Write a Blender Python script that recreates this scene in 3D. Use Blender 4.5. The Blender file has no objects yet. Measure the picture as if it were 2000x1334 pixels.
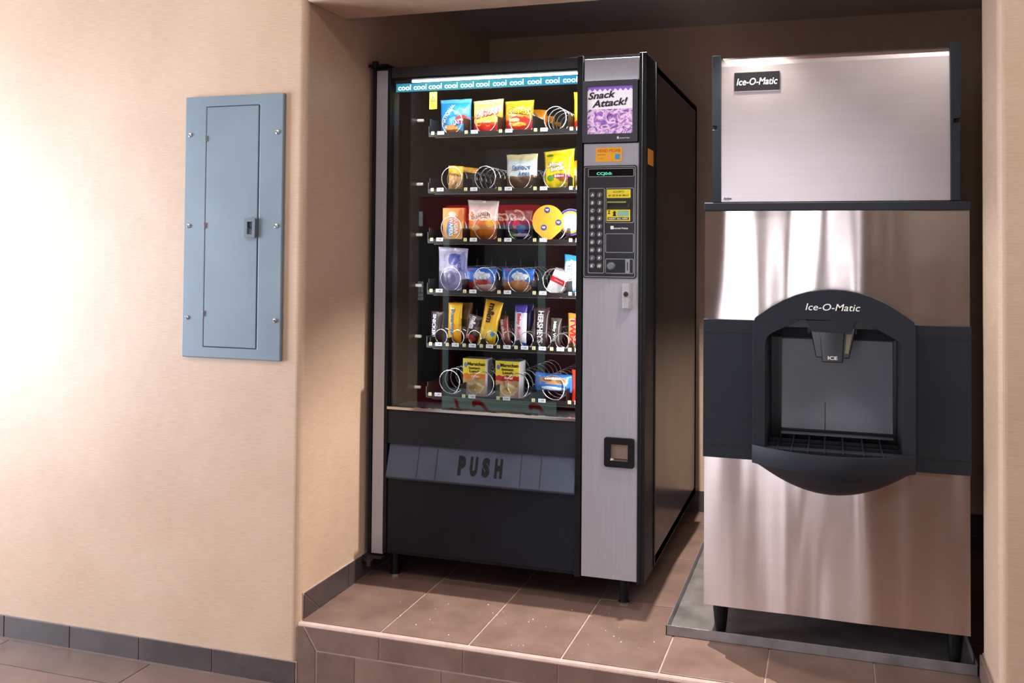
import bpy, math, random
from mathutils import Vector, Matrix, noise
from mathutils.geometry import tessellate_polygon
random.seed(7)
PI = math.pi
SC = bpy.context.scene
COL = SC.collection

# ------------------------------------------------------------------ camera
cd = bpy.data.cameras.new('camera'); cam = bpy.data.objects.new('camera', cd); COL.objects.link(cam)
cd.sensor_width = 36.0; cd.lens = 1713.98 / 2000 * 36
cd.shift_x = -(1119.18 - 1000) / 2000; cd.shift_y = (444.03 - 667) / 2000
cd.clip_start = 0.02; cd.clip_end = 50
_r = Vector((0.959120, 0.282910, 0.007124)); _d = Vector((0.000672, 0.022898, -0.999738)); _f = Vector((-0.282999, 0.958873, 0.021772))
cam.matrix_world = Matrix(((_r.x, -_d.x, -_f.x, 0), (_r.y, -_d.y, -_f.y, -2.397), (_r.z, -_d.z, -_f.z, 1.17), (0, 0, 0, 1)))
SC.camera = cam

# ------------------------------------------------------------------ world, exposure, lights
w = bpy.data.worlds.new('world'); SC.world = w; w.use_nodes = True
w.node_tree.nodes['Background'].inputs[0].default_value = (1.0, 0.93, 0.86, 1)
w.node_tree.nodes['Background'].inputs[1].default_value = 0.10
SC.view_settings.view_transform = 'Standard'
try: SC.view_settings.look = 'None'
except Exception: pass
SC.view_settings.gamma = 1.0
SC.view_settings.use_curve_mapping = False
SC.view_settings.exposure = 0.35

def area(name, loc, rot, sx, sy, power, color=(1, 1, 1), spread=None):
    l = bpy.data.lights.new(name, 'AREA'); l.shape = 'RECTANGLE'; l.size = sx; l.size_y = sy
    l.energy = power; l.color = color
    if spread: l.spread = spread
    o = bpy.data.objects.new(name, l); COL.objects.link(o); o.location = loc; o.rotation_euler = rot
    return o
# area light for an unseen source at left; the window around it is invented
area('window_light', (-4.40, -1.30, 1.0), (0, -PI / 2, 0), 1.7, 1.5, 115, (0.80, 0.89, 1.0))
# ceiling troffers of the room in front of the alcove
area('troffer_light_a', (-1.6, -1.35, 2.52), (0, 0, 0), 1.15, 0.55, 9, (1.0, 0.95, 0.92))
area('troffer_light_b', (1.0, -1.35, 2.52), (0, 0, 0), 1.15, 0.55, 19, (1.0, 0.95, 0.90))
# recessed downlight in the alcove ceiling just behind the soffit
sl = bpy.data.lights.new('downlight', 'SPOT'); sl.energy = 250; sl.spot_size = math.radians(84); sl.spot_blend = 0.5
sl.shadow_soft_size = 0.0015; sl.color = (1.0, 0.93, 0.86)
so = bpy.data.objects.new('downlight', sl); COL.objects.link(so); so.location = (-0.58, 0.397, 2.14); so.rotation_euler = (0, 0, 0)
sl2 = bpy.data.lights.new('soffit_downlight', 'SPOT'); sl2.energy = 38; sl2.spot_size = math.radians(96); sl2.spot_blend = 0.8  # added fill spot, evens out the tiles in front of the ice machine
sl2.shadow_soft_size = 0.04; sl2.color = (1.0, 0.93, 0.86)
so2 = bpy.data.objects.new('soffit_downlight', sl2); COL.objects.link(so2); so2.location = (-0.22, 0.09, 1.925)
# fluorescent tube in the top of the snack machine
area('machine_tube_light', (-1.15, 0.475, 1.742), (math.radians(24), 0, 0), 0.66, 0.03, 2.0, (0.9, 0.98, 1.0))
area('machine_side_tube_light', (-0.814, 0.46, 1.15), (0, math.radians(90), math.radians(-32)), 1.08, 0.02, 3.3, (0.95, 0.98, 1.0))  # added fill strip hidden behind the door frame, brightens the snacks
area('machine_left_tube_light', (-1.488, 0.46, 1.15), (0, math.radians(-90), math.radians(36)), 1.08, 0.02, 1.5, (0.95, 0.98, 1.0))  # matching added fill strip on the left, lifts the dimmer snacks

# ------------------------------------------------------------------ material helpers
def lin(h):
    if isinstance(h, str):
        h = h.lstrip('#'); v = [int(h[i:i + 2], 16) / 255 for i in (0, 2, 4)]
    else: v = h
    return tuple((x / 12.92 if x <= 0.04045 else ((x + 0.055) / 1.055) ** 2.4) for x in v) + (1,)
def newmat(name):
    m = bpy.data.materials.new(name); m.use_nodes = True
    return m, m.node_tree, m.node_tree.nodes['Principled BSDF']
def ramp(nt, els, interp='LINEAR'):
    r = nt.nodes.new('ShaderNodeValToRGB'); r.color_ramp.interpolation = interp
    e = r.color_ramp.elements
    while len(e) > 1: e.remove(e[-1])
    e[0].position = els[0][0]; e[0].color = els[0][1]
    for p, c in els[1:]:
        x = e.new(p); x.color = c
    return r
def mapped(nt, scale, kind='Object'):
    tc = nt.nodes.new('ShaderNodeTexCoord'); mp = nt.nodes.new('ShaderNodeMapping')
    mp.inputs['Scale'].default_value = scale; nt.links.new(tc.outputs[kind], mp.inputs[0]); return mp
def tex(nt, scale, vec, detail=4, rough=0.5):
    n = nt.nodes.new('ShaderNodeTexNoise'); n.inputs['Scale'].default_value = scale
    n.inputs['Detail'].default_value = detail; n.inputs['Roughness'].default_value = rough
    nt.links.new(vec.outputs[0], n.inputs['Vector']); return n
def basic(name, col, rough=0.5, metal=0.0, var=0.12, nscale=6, bump=0.0, bscale=200, stretch=(1, 1, 1), spec=0.5, coat=0, rvar=0.1):
    m, nt, b = newmat(name); c = lin(col)
    mp = mapped(nt, stretch); n = tex(nt, nscale, mp)
    r = ramp(nt, [(0.3, tuple(x * (1 - var) for x in c[:3]) + (1,)), (0.7, tuple(min(1, x * (1 + var)) for x in c[:3]) + (1,))])
    nt.links.new(n.outputs['Fac'], r.inputs[0]); nt.links.new(r.outputs[0], b.inputs['Base Color'])
    mr = nt.nodes.new('ShaderNodeMapRange'); mr.inputs['To Min'].default_value = max(0.02, rough - rvar); mr.inputs['To Max'].default_value = min(1, rough + rvar)
    nt.links.new(n.outputs['Fac'], mr.inputs[0]); nt.links.new(mr.outputs[0], b.inputs['Roughness'])
    b.inputs['Metallic'].default_value = metal; b.inputs['Specular IOR Level'].default_value = spec
    b.inputs['Coat Weight'].default_value = coat
    if bump:
        n2 = tex(nt, bscale, mp, 3); bp = nt.nodes.new('ShaderNodeBump'); bp.inputs['Strength'].default_value = bump; bp.inputs['Distance'].default_value = 0.002
        nt.links.new(n2.outputs['Fac'], bp.inputs['Height']); nt.links.new(bp.outputs[0], b.inputs['Normal'])
    return m
def emis(name, col, strength):
    m, nt, b = newmat(name); b.inputs['Base Color'].default_value = lin(col)
    b.inputs['Emission Color'].default_value = lin(col); b.inputs['Emission Strength'].default_value = strength
    b.inputs['Roughness'].default_value = 0.4
    return m
_flat = {}
def flat(col, rough=0.4, metal=0.0, em=0.0):
    k = (col, rough, metal, em)
    if k not in _flat:
        m, nt, b = newmat('ink_' + str(len(_flat))); b.inputs['Base Color'].default_value = lin(col)
        b.inputs['Roughness'].default_value = rough; b.inputs['Metallic'].default_value = metal
        if em: b.inputs['Emission Color'].default_value = lin(col); b.inputs['Emission Strength'].default_value = em
        _flat[k] = m
    return _flat[k]

def wall_mat():
    m, nt, b = newmat('woven_wallpaper')
    mp = mapped(nt, (22, 22, 420)); n = tex(nt, 1.0, mp, 5, 0.6)
    mq = mapped(nt, (1, 1, 1)); q = tex(nt, 2.2, mq, 5, 0.6)
    r = ramp(nt, [(0.2, lin('#b69a84')), (0.8, lin('#d0b69f'))]); nt.links.new(n.outputs['Fac'], r.inputs[0])
    r2 = ramp(nt, [(0.35, (0.93, 0.9, 0.88, 1)), (0.65, (1.02, 1.02, 1.02, 1))]); nt.links.new(q.outputs['Fac'], r2.inputs[0])
    mx = nt.nodes.new('ShaderNodeMix'); mx.data_type = 'RGBA'; mx.blend_type = 'MULTIPLY'; mx.inputs[0].default_value = 1
    nt.links.new(r.outputs[0], mx.inputs[6]); nt.links.new(r2.outputs[0], mx.inputs[7]); nt.links.new(mx.outputs[2], b.inputs['Base Color'])
    b.inputs['Roughness'].default_value = 0.48
    bp = nt.nodes.new('ShaderNodeBump'); bp.inputs['Strength'].default_value = 0.22; bp.inputs['Distance'].default_value = 0.001
    nt.links.new(n.outputs['Fac'], bp.inputs['Height'])
    bp2 = nt.nodes.new('ShaderNodeBump'); bp2.inputs['Strength'].default_value = 0.25; bp2.inputs['Distance'].default_value = 0.02
    nt.links.new(q.outputs['Fac'], bp2.inputs['Height']); nt.links.new(bp.outputs[0], bp2.inputs['Normal']); nt.links.new(bp2.outputs[0], b.inputs['Normal'])
    return m
def tile_mat(name, a, bcol, rough):
    m, nt, b = newmat(name)
    mp = mapped(nt, (1, 1, 1)); n = tex(nt, 7, mp, 6, 0.65); g = tex(nt, 160, mp, 3)
    oi = nt.nodes.new('ShaderNodeObjectInfo')
    r = ramp(nt, [(0.3, lin(a)), (0.72, lin(bcol))]); nt.links.new(n.outputs['Fac'], r.inputs[0])
    hs = nt.nodes.new('ShaderNodeHueSaturation'); mr = nt.nodes.new('ShaderNodeMapRange'); mr.inputs['To Min'].default_value = 0.88; mr.inputs['To Max'].default_value = 1.12
    nt.links.new(oi.outputs['Random'], mr.inputs[0]); nt.links.new(mr.outputs[0], hs.inputs['Value']); nt.links.new(r.outputs[0], hs.inputs['Color'])
    nt.links.new(hs.outputs[0], b.inputs['Base Color'])
    mr2 = nt.nodes.new('ShaderNodeMapRange'); mr2.inputs['To Min'].default_value = rough - 0.06; mr2.inputs['To Max'].default_value = rough + 0.1
    nt.links.new(n.outputs['Fac'], mr2.inputs[0]); nt.links.new(mr2.outputs[0], b.inputs['Roughness'])
    bp = nt.nodes.new('ShaderNodeBump'); bp.inputs['Strength'].default_value = 0.12; bp.inputs['Distance'].default_value = 0.001
    nt.links.new(g.outputs['Fac'], bp.inputs['Height']); nt.links.new(bp.outputs[0], b.inputs['Normal'])
    return m
def steel_mat(name, col, rough, wave, waved=0.02, grain=(400, 400, 3), wstretch=(3.2, 3.2, 0.35), aniso=0.0, arot=0.0):
    m, nt, b = newmat(name)
    mp = mapped(nt, grain); n = tex(nt, 1.0, mp, 3)
    mq = mapped(nt, wstretch); q = tex(nt, 1.6, mq, 1.5, 0.4)
    c = lin(col)
    r = ramp(nt, [(0.2, tuple(x * 0.9 for x in c[:3]) + (1,)), (0.8, c)]); nt.links.new(n.outputs['Fac'], r.inputs[0]); nt.links.new(r.outputs[0], b.inputs['Base Color'])
    b.inputs['Metallic'].default_value = 1; b.inputs['Roughness'].default_value = rough
    ms = mapped(nt, (1, 1, 1)); s = tex(nt, 4, ms, 5, 0.7)
    mr = nt.nodes.new('ShaderNodeMapRange'); mr.inputs['To Min'].default_value = rough - 0.05; mr.inputs['To Max'].default_value = rough + 0.07
    nt.links.new(s.outputs['Fac'], mr.inputs[0]); nt.links.new(mr.outputs[0], b.inputs['Roughness'])
    b.inputs['Anisotropic'].default_value = aniso; b.inputs['Anisotropic Rotation'].default_value = arot
    tg = nt.nodes.new('ShaderNodeTangent'); tg.direction_type = 'RADIAL'; tg.axis = 'Z'; nt.links.new(tg.outputs[0], b.inputs['Tangent'])
    bp = nt.nodes.new('ShaderNodeBump'); bp.inputs['Strength'].default_value = 0.03; bp.inputs['Distance'].default_value = 0.001
    nt.links.new(n.outputs['Fac'], bp.inputs['Height'])
    bp2 = nt.nodes.new('ShaderNodeBump'); bp2.inputs['Strength'].default_value = wave; bp2.inputs['Distance'].default_value = waved
    nt.links.new(q.outputs['Fac'], bp2.inputs['Height']); nt.links.new(bp.outputs[0], bp2.inputs['Normal']); nt.links.new(bp2.outputs[0], b.inputs['Normal'])
    return m
def glass_mat(name, mixf=0.10, tint='#ffffff'):
    m, nt, b = newmat(name); nt.nodes.remove(b)
    out = nt.nodes['Material Output']
    t = nt.nodes.new('ShaderNodeBsdfTransparent'); t.inputs[0].default_value = lin(tint)
    g = nt.nodes.new('ShaderNodeBsdfGlossy'); g.inputs['Roughness'].default_value = 0.0
    fr = nt.nodes.new('ShaderNodeFresnel'); fr.inputs[0].default_value = 1.5
    mr = nt.nodes.new('ShaderNodeMath'); mr.operation = 'MULTIPLY_ADD'; mr.inputs[1].default_value = 1.0; mr.inputs[2].default_value = mixf - 0.04
    nt.links.new(fr.outputs[0], mr.inputs[0])
    mx = nt.nodes.new('ShaderNodeMixShader'); nt.links.new(mr.outputs[0], mx.inputs[0]); nt.links.new(t.outputs[0], mx.inputs[1]); nt.links.new(g.outputs[0], mx.inputs[2])
    nt.links.new(mx.outputs[0], out.inputs[0]); return m
_pm = {}
def printmat(bands, blobs=(), nz=0.04, interp='CONSTANT', rough=0.32, nscale=5, key=None):
    k = str((bands, blobs, nz, interp, nscale))
    if k in _pm: return _pm[k]
    m, nt, b = newmat('printed_wrapper_' + str(len(_pm)))
    uv = nt.nodes.new('ShaderNodeTexCoord'); sp = nt.nodes.new('ShaderNodeSeparateXYZ'); nt.links.new(uv.outputs['UV'], sp.inputs[0])
    n = nt.nodes.new('ShaderNodeTexNoise'); n.inputs['Scale'].default_value = nscale; n.inputs['Detail'].default_value = 2; nt.links.new(uv.outputs['UV'], n.inputs['Vector'])
    ma = nt.nodes.new('ShaderNodeMath'); ma.operation = 'MULTIPLY_ADD'; ma.inputs[1].default_value = nz * 4; ma.inputs[2].default_value = -nz * 2
    nt.links.new(n.outputs['Fac'], ma.inputs[0])
    ad = nt.nodes.new('ShaderNodeMath'); ad.operation = 'ADD'; nt.links.new(sp.outputs[1], ad.inputs[0]); nt.links.new(ma.outputs[0], ad.inputs[1])
    r = ramp(nt, [(p, lin(c)) for p, c in bands], interp); nt.links.new(ad.outputs[0], r.inputs[0]); cur = r.outputs[0]
    for (cu, cv, ru, rv, col) in blobs:
        mp = nt.nodes.new('ShaderNodeMapping'); mp.vector_type = 'POINT'
        mp.inputs['Location'].default_value = (-cu / ru, -cv / rv, 0); mp.inputs['Scale'].default_value = (1 / ru, 1 / rv, 0)
        nt.links.new(uv.outputs['UV'], mp.inputs[0])
        ln = nt.nodes.new('ShaderNodeVectorMath'); ln.operation = 'LENGTH'; nt.links.new(mp.outputs[0], ln.inputs[0])
        a2 = nt.nodes.new('ShaderNodeMath'); a2.operation = 'MULTIPLY_ADD'; a2.inputs[1].default_value = 1.2; a2.inputs[2].default_value = -0.6; nt.links.new(n.outputs['Fac'], a2.inputs[0])
        a3 = nt.nodes.new('ShaderNodeMath'); a3.operation = 'ADD'; nt.links.new(ln.outputs[1 if False else 'Value'], a3.inputs[0]); nt.links.new(a2.outputs[0], a3.inputs[1])
        lt = nt.nodes.new('ShaderNodeMath'); lt.operation = 'LESS_THAN'; lt.inputs[1].default_value = 1.0; nt.links.new(a3.outputs[0], lt.inputs[0])
        mx = nt.nodes.new('ShaderNodeMix'); mx.data_type = 'RGBA'; nt.links.new(lt.outputs[0], mx.inputs[0]); nt.links.new(cur, mx.inputs[6]); mx.inputs[7].default_value = lin(col); cur = mx.outputs[2]
    nt.links.new(cur, b.inputs['Base Color']); b.inputs['Roughness'].default_value = rough
    b.inputs['Coat Weight'].default_value = 0.3; b.inputs['Coat Roughness'].default_value = 0.15
    _pm[k] = m; return m

M = {}
M['wall'] = wall_mat()
M['tile'] = tile_mat('brown_floor_tile', '#67524a', '#80685e', 0.30)
M['tile_dark'] = tile_mat('dark_base_tile', '#3d3434', '#524849', 0.36)
M['grout'] = basic('grout', '#a89088', 0.85, var=0.15, nscale=20, bump=0.4)
M['room'] = basic('brown_room_wall', '#7c6550', 0.6, var=0.08)
M['ceil'] = basic('alcove_ceiling', '#c9bbb6', 0.9, var=0.05)
M['ceil2'] = basic('room_ceiling', '#e4dcd0', 0.9, var=0.05)
M['blk'] = basic('black_plastic', '#0f1013', 0.42, var=0.15, nscale=9, bump=0.12, bscale=500, spec=0.25)
M['blkblue'] = basic('blue_black_textured_plastic', '#1f242c', 0.5, var=0.14, nscale=6, bump=0.2, bscale=600, spec=0.25)
M['flap'] = basic('slate_flap', '#4c5668', 0.42, var=0.12, nscale=8, bump=0.12, bscale=400, spec=0.25)
M['gloss'] = basic('glossy_brown_black', '#130e0d', 0.22, var=0.2, nscale=5, rvar=0.06, spec=0.3)
M['inside'] = basic('machine_interior', '#0f0f10', 0.45, var=0.1)
M['insidem'] = basic('machine_side_metal', '#101010', 0.4, var=0.2, metal=0.0)
M['silver'] = basic('silver_paint', '#a9a8b2', 0.36, metal=0.35, var=0.05, nscale=300, stretch=(1, 1, 0.02), rvar=0.03)
M['steel'] = steel_mat('brushed_steel', '#d2c6c1', 0.20, 0.7, 0.03, grain=(3, 3, 400), aniso=0.92, arot=0.25)
M['steelhead'] = steel_mat('satin_steel', '#d2c8c9', 0.32, 0.12, 0.02, grain=(3, 3, 400), wstretch=(1, 1, 2.5))
M['pan'] = basic('pan_steel', '#8f8a8b', 0.34, metal=0.55, var=0.25, nscale=14, rvar=0.12)
M['chrome'] = basic('chrome', '#d8d8d8', 0.15, metal=1, var=0.05)
M['coil'] = basic('coil_wire', '#e8e8ea', 0.25, metal=0.75, var=0.03)
M['panel'] = basic('grey_blue_enamel', '#71828f', 0.42, var=0.05, nscale=5, bump=0.05, bscale=300)
M['pit'] = basic('grey_cavity_plastic', '#8a909c', 0.34, var=0.12, nscale=6)
M['glass'] = glass_mat('machine_glass', 0.045)
M['white'] = flat('#e9e9ea'); M['ink'] = flat('#0c0c0e'); M['yellow'] = flat('#ead21e'); M['cream'] = flat('#e6dfa8')

# ------------------------------------------------------------------ mesh helpers
class MB:
    def __init__(s): s.v = []; s.f = []; s.m = []; s.uv = {}
    def add(s, vs, fs, mi=0):
        o = len(s.v); s.v += [tuple(v) for v in vs]; s.f += [tuple(i + o for i in f) for f in fs]; s.m += [mi] * len(fs); return s
    def box(s, x0, x1, y0, y1, z0, z1, mi=0):
        x0, x1 = sorted((x0, x1)); y0, y1 = sorted((y0, y1)); z0, z1 = sorted((z0, z1))
        return s.add([(x0, y0, z0), (x1, y0, z0), (x1, y1, z0), (x0, y1, z0), (x0, y0, z1), (x1, y0, z1), (x1, y1, z1), (x0, y1, z1)],
                     [(0, 3, 2, 1), (4, 5, 6, 7), (0, 1, 5, 4), (1, 2, 6, 5), (2, 3, 7, 6), (3, 0, 4, 7)], mi)
    def prism(s, loops, a0, a1, axis='y', mi=0):
        """loops: outer (and holes) of 2-D points; extruded along axis. y: (x,z); x: (y,z); z: (x,y)"""
        if not isinstance(loops[0][0], (tuple, list)): loops = [loops]
        def P(p, a): return {'y': (p[0], a, p[1]), 'x': (a, p[0], p[1]), 'z': (p[0], p[1], a)}[axis]
        tris = tessellate_polygon([[Vector((p[0], p[1], 0)) for p in l] for l in loops])
        pts = [p for l in loops for p in l]; n = len(pts)
        vs = [P(p, a0) for p in pts] + [P(p, a1) for p in pts]
        fs = [tuple(t) for t in tris] + [tuple(i + n for i in reversed(t)) for t in tris]
        k = 0
        for l in loops:
            c = len(l)
            for i in range(c): j = (i + 1) % c; fs.append((k + i, k + j, k + j + n, k + i + n))
            k += c
        return s.add(vs, fs, mi)
    def tube(s, pts, r, n=8, mi=0, cap=True):
        pts = [Vector(p) for p in pts]; vs = []; fs = []; prev = None
        for i, p in enumerate(pts):
            t = (pts[min(i + 1, len(pts) - 1)] - pts[max(i - 1, 0)]).normalized()
            u = (prev - t * prev.dot(t)) if prev is not None else (Vector((0, 0, 1)) if abs(t.z) < 0.9 else Vector((1, 0, 0))).cross(t)
            u.normalize(); prev = u; v = t.cross(u); rr = r[i] if isinstance(r, (list, tuple)) else r
            vs += [p + (u * math.cos(2 * PI * k / n) + v * math.sin(2 * PI * k / n)) * rr for k in range(n)]
        for i in range(len(pts) - 1):
            for k in range(n): a = i * n + k; b = i * n + (k + 1) % n; fs.append((a, b, b + n, a + n))
        if cap: fs += [tuple(range(n - 1, -1, -1)), tuple((len(pts) - 1) * n + k for k in range(n))]
        return s.add(vs, fs, mi)
    def build(s, name, mats, parent=None, bevel=0, smooth=False, loc=None, seg=2):
        me = bpy.data.meshes.new(name); me.from_pydata(s.v, [], s.f)
        for m in (mats if isinstance(mats, (list, tuple)) else [mats]): me.materials.append(m)
        me.polygons.foreach_set('material_index', s.m)
        if not s.uv:
            import bmesh
            bm = bmesh.new(); bm.from_mesh(me); bmesh.ops.recalc_face_normals(bm, faces=bm.faces); bm.to_mesh(me); bm.free()
        else:
            l = me.uv_layers.new(name='UVMap')
            for lp in me.loops: l.data[lp.index].uv = s.uv.get(lp.vertex_index, (0, 0))
        if smooth: me.polygons.foreach_set('use_smooth', [True] * len(me.polygons))
        me.update()
        o = bpy.data.objects.new(name, me); COL.objects.link(o)
        if parent is not None: o.parent = parent
        if loc: o.location = loc
        if bevel:
            b = o.modifiers.new('bevel', 'BEVEL'); b.width = bevel; b.segments = seg; b.limit_method = 'ANGLE'; b.angle_limit = math.radians(40)
            if not smooth: me.polygons.foreach_set('use_smooth', [True] * len(me.polygons)); b.harden_normals = True
        return o
def box(name, x0, x1, y0, y1, z0, z1, mat, parent=None, bevel=0.0015, **k): return MB().box(x0, x1, y0, y1, z0, z1).build(name, mat, parent, bevel, **k)
def tag(o, label=None, cat=None, group=None, kind=None):
    if label: o['label'] = label
    if cat: o['category'] = cat
    if group: o['group'] = group
    if kind: o['kind'] = kind
    return o
def empty(name, label, cat, loc=(0, 0, 0), group=None):
    o = bpy.data.objects.new(name, None); COL.objects.link(o); o.location = loc; o.empty_display_size = 0.05
    return tag(o, label, cat, group)
def struct(o): o['kind'] = 'structure'; return o
def rrect(x0, x1, z0, z1, r, n=4):
    p = []
    for cx, cz, a in ((x1 - r, z1 - r, 0), (x0 + r, z1 - r, 90), (x0 + r, z0 + r, 180), (x1 - r, z0 + r, 270)):
        for k in range(n + 1): t = math.radians(a + 90 * k / n); p.append((cx + r * math.cos(t), cz + r * math.sin(t)))
    return p
def ring(x0, x1, z0, z1, r, t): return [rrect(x0, x1, z0, z1, r), rrect(x0 + t, x1 - t, z0 + t, z1 - t, max(r - t, 0.0005))]

_tc = {}
def text2d(body, size=1.0, shear=0.0, bold=0.0, sx=1.0):
    """vertices and faces of flat lettering centred on the origin, overall cap height about size"""
    k = (body, shear, bold)
    if k not in _tc:
        cu = bpy.data.curves.new('t', 'FONT'); cu.body = body; cu.size = 1; cu.shear = shear; cu.offset = bold; cu.align_x = 'CENTER'; cu.resolution_u = 3
        o = bpy.data.objects.new('t', cu); COL.objects.link(o)
        dg = bpy.context.evaluated_depsgraph_get(); me = bpy.data.meshes.new_from_object(o.evaluated_get(dg))
        vs = [tuple(v.co) for v in me.vertices]; fs = [tuple(p.vertices) for p in me.polygons]
        bpy.data.objects.remove(o); bpy.data.curves.remove(cu); bpy.data.meshes.remove(me)
        xs = [v[0] for v in vs] or [0]; ys = [v[1] for v in vs] or [0]
        cx = (min(xs) + max(xs)) / 2; cy = (min(ys) + max(ys)) / 2
        _tc[k] = ([(v[0] - cx, v[1] - cy) for v in vs], fs, max(xs) - min(xs), max(ys) - min(ys))
    vs, fs, W, H = _tc[k]
    return vs, fs, W, H
def letters(mb, body, cx, cz, y, width=None, height=None, rot=0, shear=0, bold=0.0, mi=0, surf=None, face=1):
    """flat lettering facing -Y (face=1) or +Y (face=-1), fitted to width and / or height"""
    vs, fs, W, H = text2d(body, 1, shear, bold)
    if width and height: a, b = width / W, height / H
    elif width: a = b = width / W
    else: a = b = height / H
    c, s_ = math.cos(rot), math.sin(rot); out = []
    for x, z in vs:
        x *= a * face; z *= b; X = cx + x * c - z * s_; Z = cz + x * s_ + z * c
        out.append((X, (surf(X, Z) if surf else y), Z))
    mb.add(out, fs if face == 1 else [tuple(reversed(f)) for f in fs], mi)
def label_text(name, body, cx, cz, y, mat, parent, **k):
    mb = MB(); letters(mb, body, cx, cz, y, **k); o = mb.build(name, mat, parent)
    return o

# ------------------------------------------------------------------ setting
ZF = -0.20; XL = -1.588; YB = 1.53; XR = 0.397
def corner(cx, cy, r, a0, a1, n=6): return [(cx + r * math.cos(math.radians(a0 + (a1 - a0) * i / n)), cy + r * math.sin(math.radians(a0 + (a1 - a0) * i / n))) for i in range(n + 1)]
r = 0.022
struct(MB().prism([(-4.5, 0.0)] + corner(XL - r, r, r, -90, 0) + [(XL, YB + .1), (-4.5, YB + .1)], ZF, 2.62, 'z').build('wall_left', M['wall'], smooth=False))
rr_ = 0.020
struct(MB().prism(corner(XR + rr_, rr_, rr_, 180, 270) + [(3.0, 0), (3.0, 0.232), (XR, 0.232)], ZF, 2.62, 'z').build('wall_right', M['wall']))
struct(MB().prism([(0.0, 1.935), (0.0, 2.62), (0.232, 2.62), (0.232, 1.935)], XL, XR, 'x').build('wall_header', M['wall'], bevel=0.01, seg=3))
struct(box('wall_back', XL, 1.35, YB, YB + .1, -0.02, 2.2, M['wall'], bevel=0))
struct(box('wall_alcove_right', 1.25, 1.35, 0.232, YB, -0.02, 2.2, M['wall'], bevel=0))
struct(box('ceiling_alcove', XL, 1.35, 0.232, YB + .1, 2.165, 2.265, M['ceil'], bevel=0))
struct(box('ceiling', -4.6, 3.1, -3.7, 0.0, 2.62, 2.7, M['ceil2'], bevel=0))
# left room wall with an opening for the invented window
m = MB(); m.prism([[(-3.7, ZF), (0, ZF), (0, 2.62), (-3.7, 2.62)], [(-2.1, 0.1), (-2.1, 1.95), (-0.5, 1.95), (-0.5, 0.1)]], -4.6, -4.5, 'x')
struct(m.build('wall_far_left', M['room']))
struct(box('wall_far_right', 3.0, 3.1, -3.7, 0.232, ZF, 2.62, M['wall'], bevel=0))
struct(box('wall_rear', -4.6, 3.1, -3.8, -3.7, ZF, 2.62, M['room'], bevel=0))
dr = struct(empty('door_1', None, None))  # added glowing door out of view, gives the steel its white streaks
MB().prism([[(-1.15, ZF), (-.35, ZF), (-.35, 2.0), (-1.15, 2.0)], [(-.98, ZF + .12), (-.98, 1.90), (-.56, 1.90), (-.56, ZF + .12)]], -3.70, -3.655).build('door_frame', flat('#3a342e'), dr)
box('pane', -.98, -.56, -3.69, -3.685, ZF + .12, 1.90, emis('daylit_glass_door', '#f4f4ff', 3.8), dr, bevel=0)
w2 = struct(empty('window_2', None, None))  # added glowing strip out of view, mirrored as a streak in the steel
MB().prism([[(-.25, ZF + .1), (-.02, ZF + .1), (-.02, 2.0), (-.25, 2.0)], [(-.21, ZF + .14), (-.21, 1.96), (-.06, 1.96), (-.06, ZF + .14)]], -3.70, -3.655).build('window_frame', flat('#3a342e'), w2)
box('pane', -.21, -.06, -3.69, -3.685, ZF + .14, 1.96, bpy.data.materials['daylit_glass_door'], w2, bevel=0)
w3 = struct(empty('window_3', None, None))  # thinner glowing strip, added for one more streak in the steel
MB().prism([[(.10, ZF + .1), (.30, ZF + .1), (.30, 2.0), (.10, 2.0)], [(.16, ZF + .14), (.16, 1.96), (.24, 1.96), (.24, ZF + .14)]], -3.70, -3.655).build('window_frame', flat('#3a342e'), w3)
box('pane', .16, .24, -3.69, -3.685, ZF + .14, 1.96, bpy.data.materials['daylit_glass_door'], w3, bevel=0)
wn = struct(empty('window_1', None, None));  # invented window out of view, dresses the left wall's fill light
m = MB(); m.prism([[(-2.1, 0.1), (-0.5, 0.1), (-0.5, 1.95), (-2.1, 1.95)], [(-2.04, 0.16), (-2.04, 1.89), (-0.56, 1.89), (-0.56, 0.16)]], -4.6, -4.48, 'x'); m.build('window_frame', M['white'], wn)
box('window_mullion', -4.58, -4.5, -1.33, -1.27, 0.16, 1.89, M['white'], wn)
box('pane', -4.56, -4.55, -2.04, -0.56, 0.16, 1.89, emis('daylit_glass', '#f2f6ff', 3.0), wn, bevel=0)
for i, x in enumerate((-1.6, 1.0)):
    t = empty('ceiling_light', 'troffer ceiling light above the room, %s of the two' % ('left' if i == 0 else 'right'), 'ceiling light', (x, -1.35, 2.62), 'troffers in the room ceiling')
    m = MB(); m.prism([[(-.62, -.32), (.62, -.32), (.62, .32), (-.62, .32)], [(-.58, -.28), (-.58, .28), (.58, .28), (.58, -.28)]], -0.04, 0.0, 'z'); m.build('frame', M['white'], t)
    box('diffuser', -.58, .58, -.28, .28, -0.03, -0.02, emis('lit_diffuser', '#fff3e2', 2.0), t, bevel=0)

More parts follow.
